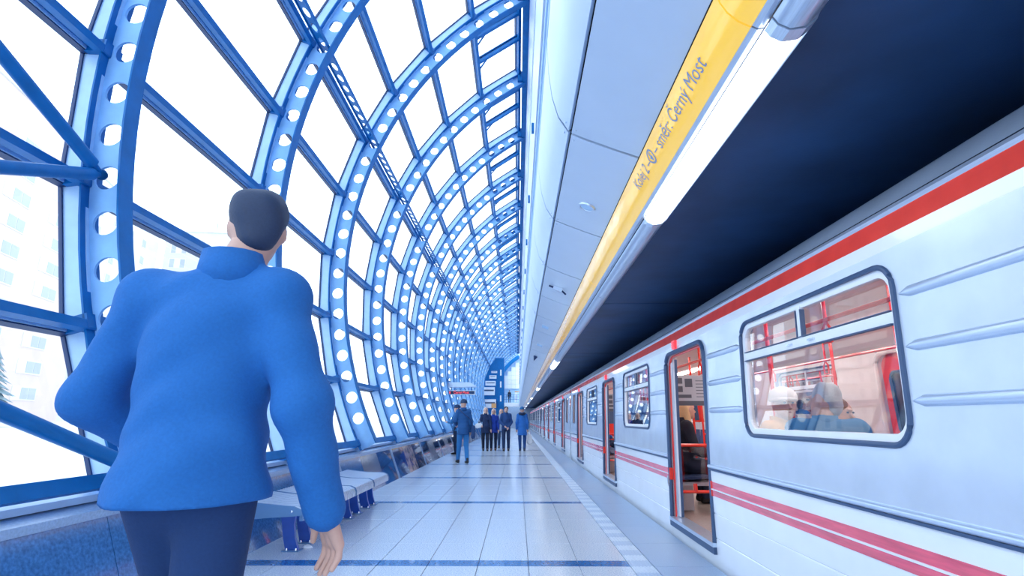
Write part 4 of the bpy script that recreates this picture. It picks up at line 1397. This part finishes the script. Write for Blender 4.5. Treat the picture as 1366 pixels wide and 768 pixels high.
def person(label, loc, rz, height, base=STAND, pose=None, coat=(0.02, 0.07, 0.2), trousers=(0.02, 0.04, 0.1), shoes=(0.012, 0.014, 0.02),
           hair=(0.05, 0.035, 0.025), style='short', hat=None, hem=0.80, coat_fat=0.0, quilt=0.0, vox=0.02, look=0.0, collar=True, skirt=0.0, group=None, face=True, fine_hand=None, hood=None, hs=1.06):
    J = dict(base); J.update(pose or {})
    sc = height / 1.75
    root = empty('person', loc, rz); root.scale = (sc, sc, sc)
    tag(root, label, 'person', group)
    hx, hy, hz = J['head']
    cl_, sl_ = math.cos(look), math.sin(look)
    def EH(c, r): return El(c, tuple(q * hs for q in r))
    def H(x, y, z): x, y, z = x * hs, y * hs, z * hs; return (hx + x * cl_ - y * sl_, hy + x * sl_ + y * cl_, hz + z)     # point on the turned head
    # body: one continuous figure
    b = [C(J['pelvis'], J['waist'], .125, .115, 1.3), C(J['waist'], J['chest'], .115, .135, 1.35), C(J['shL'], J['shR'], .062, .062), C(J['chest'], J['neck'], .11, .055, 1.2),
         C(J['neck'], tuple(np.array(J['head']) - (0, .015, .05)), .052, .050)]
    for s in 'LR':
        b += [C(J['sh' + s], J['el' + s], .050, .040), C(J['el' + s], J['wr' + s], .040, .026),
              C(J['hip' + s], J['knee' + s], .080, .055), C(J['knee' + s], J['ank' + s], .055, .036),
              C(J['ank' + s], tuple(np.array(J['ank' + s]) + (0, .11, -.05)), .036, .028)]
        if fine_hand != s:
            w, e = np.array(J['wr' + s]), np.array(J['el' + s]); d = (w - e) / np.linalg.norm(w - e)
            if vox > 0.015:
                b += [C(tuple(w), tuple(w + d * .08), .030, .032), C(tuple(w + d * .08), tuple(w + d * .15 + np.array((0, .02, 0))), .026, .018), C(tuple(w + d * .03), tuple(w + d * .08 + np.array((0, .045, 0))), .018, .014)]
            else:
                b += hand_prims(J['wr' + s], J['el' + s], s)
    head = [EH(H(0, -.008, .02), (.076, .096, .105)), EH(H(0, .028, -.045), (.056, .066, .066)), C(H(0, .085, .01), H(0, .106, -.022), .010, .014),
            EH(H(0, .082, .035), (.045, .016, .010)), EH(H(-.076, -.005, -.005), (.010, .020, .030)), EH(H(.076, -.005, -.005), (.010, .020, .030)), EH(H(0, .075, -.085), (.022, .018, .018))]
    parts = [(b + head, vox, 0.03)]
    fv = min(vox, 0.011)
    parts = [(b + [C(J['neck'], tuple(np.array(J['head']) - (0, .015, .05)), .052, .050)], vox, 0.03), (head + [C(tuple(np.array(J['neck']) + (0, 0, .02)), tuple(np.array(J['head']) - (0, .015, .05)), .051, .050)], fv, 0.018)]
    if fine_hand:
        parts.append((hand_prims(J['wr' + fine_hand], J['el' + fine_hand], fine_hand) + [C(J['el' + fine_hand], J['wr' + fine_hand], .038, .024)], 0.0042, 0.005))
    body = sdf_obj('body', M['skin'], parts, root)
    if face:
        for sx in (-1, 1):
            e_ = MB().ball(H(sx * .032, .086, .018), (.013, .008, .008), 8).build('eye', M['gasket'], body, True)
        MB().ball(H(0, .090, -.056), (.022, .008, .006), 8).build('mouth', fabric((0.35, 0.09, 0.09)), body, True)
    # trousers
    tr_ = [C(J['pelvis'], tuple(np.array(J['pelvis']) + (0, 0, .08)), .135, .13, 1.25)]
    for s in 'LR':
        tr_ += [C(J['hip' + s], J['knee' + s], .092, .070), C(J['knee' + s], J['ank' + s], .070, .055)]
    zc = min(J['ankL'][2], J['ankR'][2])
    sdf_obj('trousers', fabric(trousers), [(tr_, vox, 0.03, [((0, 0, -1), -(zc - 0.03))])], root)
    # coat
    g = coat_fat
    ct = [C(J['pelvis'], J['waist'], .150 + g, .142 + g, 1.3), C(J['waist'], J['chest'], .142 + g, .160 + g, 1.35), C(J['shL'], J['shR'], .074 + g * .5, .074 + g * .5), C(J['chest'], J['neck'], .135 + g, .080, 1.2)]
    if base is STAND:
        px, py, pz = J['pelvis']
        ct += [C(J['pelvis'], (px, py, hem - 0.05), .165 + g, .178 + g + skirt, 1.0)]
    for s in 'LR':
        w, e = np.array(J['wr' + s]), np.array(J['el' + s])
        ct += [C(J['sh' + s], J['el' + s], .072 + g * .5, .062 + g * .4), C(J['el' + s], tuple(w - (w - e) * 0.03), .064 + g * .4, .050 + g * .3)]
    cuts = []
    if base is STAND: cuts = []
    wob = None
    if quilt:
        wob = lambda X, Y, Z: quilt * np.cos(2 * np.pi * Z / 0.085)
    else:
        wob = lambda X, Y, Z: 0.006 * np.sin(9 * X + 23 * Z + 3 * np.sin(11 * Y)) + 0.004 * np.sin(37 * Z - 21 * X) + 0.003 * np.sin(58 * Z + 40 * np.abs(X))
    # separate cut for hem only on the torso: arms hang lower, so polygonise torso and arms apart and join
    torso = [p for p in ct if p[-1] > 0.09]
    arms = [p for p in ct if p[-1] <= 0.09]
    cp = [(torso, vox, 0.05, [((0, 0, -1), -hem)] if base is STAND else [], wob, arms, 0.035)]
    co = sdf_obj('coat', fabric(coat), cp, root)
    if collar:
        nk = np.array(J['neck'])
        m = MB(); N = 16
        for i in range(N):
            a = 2 * PI * i / N
            m.v.append((nk[0] + .098 * math.cos(a), nk[1] + .090 * math.sin(a) - .005, nk[2] - .03))
            m.v.append((nk[0] + .080 * math.cos(a), nk[1] + .076 * math.sin(a) - .012, nk[2] + .066 - .03 * max(0, math.sin(a))))
        for i in range(N):
            j = (i + 1) % N
            m.f.append((2 * i, 2 * j, 2 * j + 1, 2 * i + 1)); m.m.append(0)
        cobj = m.build('collar', fabric(coat), co, True)
        sm = cobj.modifiers.new('thickness', 'SOLIDIFY'); sm.thickness = 0.014
    # hair, hat, hood
    if hat is None or style == 'long':
        hp = [EH(H(0, -.022, .042), (.086, .098, .096)), EH(H(0, -.052, -.025), (.068, .056, .070))]
        cut = [((-sl_ * 1, cl_ * 1, -0.75), (-sl_ * hx + cl_ * hy) - 0.75 * hz + 0.035)]
        if style == 'long':
            hp += [C(H(-.055, -.04, .02), H(-.075, -.01, -.17), .045, .035), C(H(.055, -.04, .02), H(.075, -.01, -.17), .045, .035), C(H(0, -.07, .02), H(0, -.075, -.18), .055, .05)]
            cut = []
            hp = hp
        wobh = lambda X, Y, Z: 0.004 * np.sin(60 * X + 20 * Z) + 0.003 * np.sin(47 * Y + 33 * Z)
        if style == 'long':
            # leave the face free
            fn = (-sl_, cl_, 0); fd = -sl_ * hx + cl_ * hy + 0.030
            cut = [(fn, fd)]
        sdf_obj('hair', fabric(hair, 0.6), [(hp, fv, 0.02, cut, wobh)], root)
    if hat is not None:
        hp = [EH(H(0, -.012, .062), (.094, .112, .088))]
        cut = [((0, 0, -1), -(hz + 0.032))]
        o = sdf_obj('hat', fabric(hat), [(hp, fv, 0.02, cut)], root)
        if style == 'cap':
            m = MB(); m.ball(H(0, .11, .04), (.07, .06, .010), 12); m.build('cap_brim', fabric(hat), o, True)
        else:
            m = MB(); pts_ = [H(.092 * math.cos(t), -.012 + .110 * math.sin(t), .045) for t in [2 * PI * i / 18 for i in range(18)]]
            m.tube(pts_, 0.016, 8, closed=True); m.build('hat_cuff', fabric(hat), o, True)
    if hood is not None:
        nk = np.array(J['neck'])
        m = MB(); m.tube([(nk[0] + .11 * math.cos(t), nk[1] - .01 + .10 * math.sin(t), nk[2] + .02 + .02 * math.sin(t)) for t in [2 * PI * i / 16 for i in range(16)]], 0.045, 8, closed=True)
        m.build('fur_collar', fabric(hood), co, True)
    # shoes
    for s in 'LR':
        a = np.array(J['ank' + s]); gz = zc - 0.085
        sp_ = [C((a[0], a[1] - .03, a[2] - .045), (a[0], a[1] + .06, a[2] - .045), .042, .046), C((a[0], a[1] + .06, a[2] - .05), (a[0], a[1] + .16, a[2] - .058), .044, .034), C((a[0], a[1] - .01, a[2] - .04), (a[0], a[1] - .01, a[2] + .03), .046, .044)]
        sdf_obj('shoe', fabric(shoes, 0.5), [(sp_, 0.014, 0.02, [((0, 0, -1), -(a[2] - .085))])], root)
    return root

# the large walking man
big = person('man in a blue jacket walking away close to the camera, head turned aside', (-0.93, 1.62, 0), 0.0, 1.98,
             pose=dict(shL=(-.170, 0, 1.415), shR=(.170, 0, 1.415), elL=(-.315, .03, 1.15), wrL=(-.20, .23, 1.00), elR=(.275, -.03, 1.13), wrR=(.325, .06, .865), head=(.062, .06, 1.632), neck=(.035, .01, 1.475), chest=(.0, .0, 1.30),
                       hipL=(-.075, 0, .93), hipR=(.075, 0, .93), kneeL=(-.065, .20, .53), ankL=(-.08, .14, .12), kneeR=(.06, .0, .50), ankR=(.075, -.22, .085)),
             coat=(0.010, 0.13, 0.42), trousers=(0.006, 0.035, 0.13), shoes=(0.012, 0.02, 0.05), hair=(0.015, 0.035, 0.09), hem=0.90, coat_fat=0.010, vox=0.012, look=0.45, hs=0.90, fine_hand='R')
BLUE1, BLUE2, NAVY = (0.012, 0.09, 0.27), (0.015, 0.13, 0.45), (0.010, 0.03, 0.10)
man = person('man in a blue quilted jacket and cap carrying a shoulder bag, back to the camera', (-1.60, 16.5, 0), math.radians(20), 1.80,
       pose=dict(wrL=(-.16, .22, 1.05), elL=(-.24, .04, 1.16), kneeL=(-.08, .12, .50), ankL=(-.10, .16, .085), ankR=(.09, -.16, .085)),
       coat=BLUE1, trousers=(0.03, 0.20, 0.50), hat=(0.02, 0.05, 0.12), style='cap', hem=0.78, quilt=0.004, vox=0.018, look=0.4)
sb = empty('shoulder_bag', (-1.30, 16.47, 0.0)); tag(sb, 'dark shoulder bag hanging at the capped man\'s right hip', 'bag')
sdf_obj('pouch', fabric((0.012, 0.05, 0.16)), [([C((0, -.02, .78), (0, .02, .98), .10, .085, 1.0)], 0.02, 0.02, [((1, 0, 0), 0.055), ((-1, 0, 0), 0.055)])], sb)
MB().tube([(0.01, 0.05, 1.0), (-0.10, -0.05, 1.25), (-0.30, -0.175, 1.42), (-0.45, -0.10, 1.56), (-0.46, 0.06, 1.54), (-0.30, 0.18, 1.40), (-0.06, 0.14, 1.1)], 0.013, 6).build('strap', M['gasket'], sb, True)
person('person in a blue jacket and dark cap half hidden behind the capped man', (-2.22, 20.5, 0), math.radians(70), 1.74,
       pose=dict(wrL=(-.12, .30, 1.15), elL=(-.22, .10, 1.15)), coat=(0.02, 0.14, 0.36), trousers=(0.01, 0.025, 0.07), hat=(0.01, 0.04, 0.12), hem=0.82, vox=0.022)
person('blonde woman in a belted navy coat walking towards the camera', (-1.30, 22.8, 0), PI + 0.1, 1.70,
       pose=dict(wrR=(.18, .22, 1.02), elR=(.24, .0, 1.13), kneeL=(-.08, .14, .50), ankL=(-.08, .12, .085), ankR=(.08, -.14, .085)),
       coat=NAVY, trousers=(0.008, 0.015, 0.04), hair=(0.85, 0.74, 0.62), style='long', hem=0.72, coat_fat=-0.014, skirt=0.03, vox=0.02, shoes=(0.01, 0.01, 0.02))
person('fair haired woman in a royal blue coat beside the belted navy coat', (-0.98, 23.0, 0), PI - 0.05, 1.66,
       pose=dict(kneeR=(.08, .14, .50), ankR=(.08, .14, .085), ankL=(-.08, -.12, .085)),
       coat=(0.010, 0.05, 0.36), trousers=(0.008, 0.02, 0.06), hair=(0.80, 0.72, 0.64), style='long', hem=0.74, coat_fat=-0.014, skirt=0.03, vox=0.02, shoes=(0.08, 0.03, 0.02))
person('man in a short navy jacket walking towards the camera, hands at his front', (-0.46, 22.8, 0), PI, 1.74,
       pose=dict(wrR=(.06, .22, .98), elR=(.25, .04, 1.14), wrL=(-.10, .2, .92), kneeR=(.09, .12, .50), ankR=(.09, .10, .085), ankL=(-.10, -.10, .085)),
       coat=(0.012, 0.055, 0.19), trousers=(0.010, 0.03, 0.10), hair=(0.03, 0.03, 0.04), hem=0.84, coat_fat=0.0, vox=0.02)
person('woman mostly hidden behind the man in the navy jacket', (-0.72, 25.0, 0), PI, 1.68, coat=(0.22, 0.30, 0.45), trousers=(0.02, 0.05, 0.12), hair=(0.40, 0.30, 0.25), style='long', hem=0.75, vox=0.022)
person('woman in a long blue quilted coat and knit hat seen from behind', (0.20, 22.7, 0), 0.0, 1.72,
       pose=dict(ankL=(-.09, .06, .085), ankR=(.09, -.06, .085)), coat=BLUE2, trousers=(0.012, 0.06, 0.22), hat=(0.02, 0.13, 0.33), hood=(0.008, 0.02, 0.06), hem=0.62, quilt=0.006, skirt=0.03, coat_fat=0.0, vox=0.018, shoes=(0.012, 0.03, 0.08))
cb = empty('carrier_bag', (0.50, 22.75, 0.0)); tag(cb, 'pale carrier bag held in the quilted coat woman\'s right hand', 'bag')
sdf_obj('pouch', fabric((0.62, 0.64, 0.68)), [([C((0, 0, .36), (0, 0, .56), .11, .09, 1.0)], 0.02, 0.02, [((0, 1, 0), 0.05), ((0, -1, 0), 0.05)])], cb)
MB().tube([(-0.05, 0, .62), (-0.02, 0.02, .78), (0.02, 0.02, .78), (0.05, 0, .62)], 0.01, 6).build('handle', M['chrome'], cb, True)
hb = empty('hand_bag', (-1.55, 22.55, 0.0)); tag(hb, 'white handbag on the belted navy coat woman\'s arm', 'bag')
sdf_obj('pouch', fabric((0.70, 0.72, 0.76)), [([C((-.06, 0, .98), (.06, 0, 1.0), .10, .085, 1.0)], 0.02, 0.02, [((0, 1, 0), 0.05), ((0, -1, 0), 0.05)])], hb)
MB().tube([(-0.05, 0, 1.06), (-0.02, 0.03, 1.2), (0.02, 0.03, 1.2), (0.05, 0, 1.06)], 0.01, 6).build('handle', M['chrome'], hb, True)
person('tiny figure in dark clothes standing on the far mezzanine', (-1.1, YF - 0.6, 3.5), PI, 1.72, coat=(0.01, 0.015, 0.03), trousers=(0.01, 0.015, 0.03), hem=0.8, vox=0.03, face=False)

# passengers: seated on the near side bench, backs to the platform windows, facing +x
FX = XC - HW + 0.30
def passenger(label, y, turn=0.0, x=FX, **k):
    return person(label, (x, y, 0), -PI / 2 + turn, 1.75, base=SEAT, vox=k.pop('vox', 0.018), **k)
passenger('grey haired man in a blue jacket leaning forward inside the nearest train window', 3.80, 1.25, coat=(0.03, 0.16, 0.36), hair=(0.42, 0.44, 0.48), look=1.0,
          pose=dict(head=(0.02, .20, 1.36), neck=(0, .13, 1.20), chest=(0, .08, 1.02), shL=(-.18, .10, 1.16), shR=(.18, .10, 1.16)), coat_fat=0.015, x=FX + 0.05)
passenger('woman in a white knit hat and yellow coat inside the nearest train window', 4.80, -0.9, coat=(0.75, 0.40, 0.06), hat=(0.80, 0.80, 0.82), hair=(0.1, 0.06, 0.05), look=-0.7, x=FX + 0.15, trousers=(0.02, 0.03, 0.06))
passenger('child with brown hair seated beside the white knit hat', 4.31, -0.2, coat=(0.35, 0.20, 0.15), hair=(0.22, 0.12, 0.07), look=-0.9, x=FX + 0.32,
          pose=dict(head=(0, .09, 1.27), neck=(0, .05, 1.13)))
passenger('blonde woman in a dark jacket seated inside the nearest open train door', 7.28, 0.0, coat=(0.012, 0.016, 0.035), hair=(0.70, 0.50, 0.28), style='long', look=0.1, trousers=(0.012, 0.018, 0.045), x=FX + 0.06)
passenger('person with reddish hair seated behind the blonde passenger', 7.80, 0.0, coat=(0.05, 0.05, 0.08), hair=(0.45, 0.22, 0.12), look=0.2)
passenger('dark haired woman with scarf inside the second train window', 9.95, -0.3, coat=(0.02, 0.03, 0.07), hair=(0.025, 0.02, 0.03), style='long', look=-0.2)
passenger('passenger in a navy coat inside the second train window, right of the dark haired woman', 9.40, 0.3, coat=(0.02, 0.06, 0.15), hair=(0.05, 0.04, 0.04), x=FX + 0.02)
passenger('passenger in a bright blue coat inside the third train window', 14.4, 0.2, coat=(0.02, 0.12, 0.45), hair=(0.06, 0.05, 0.05))
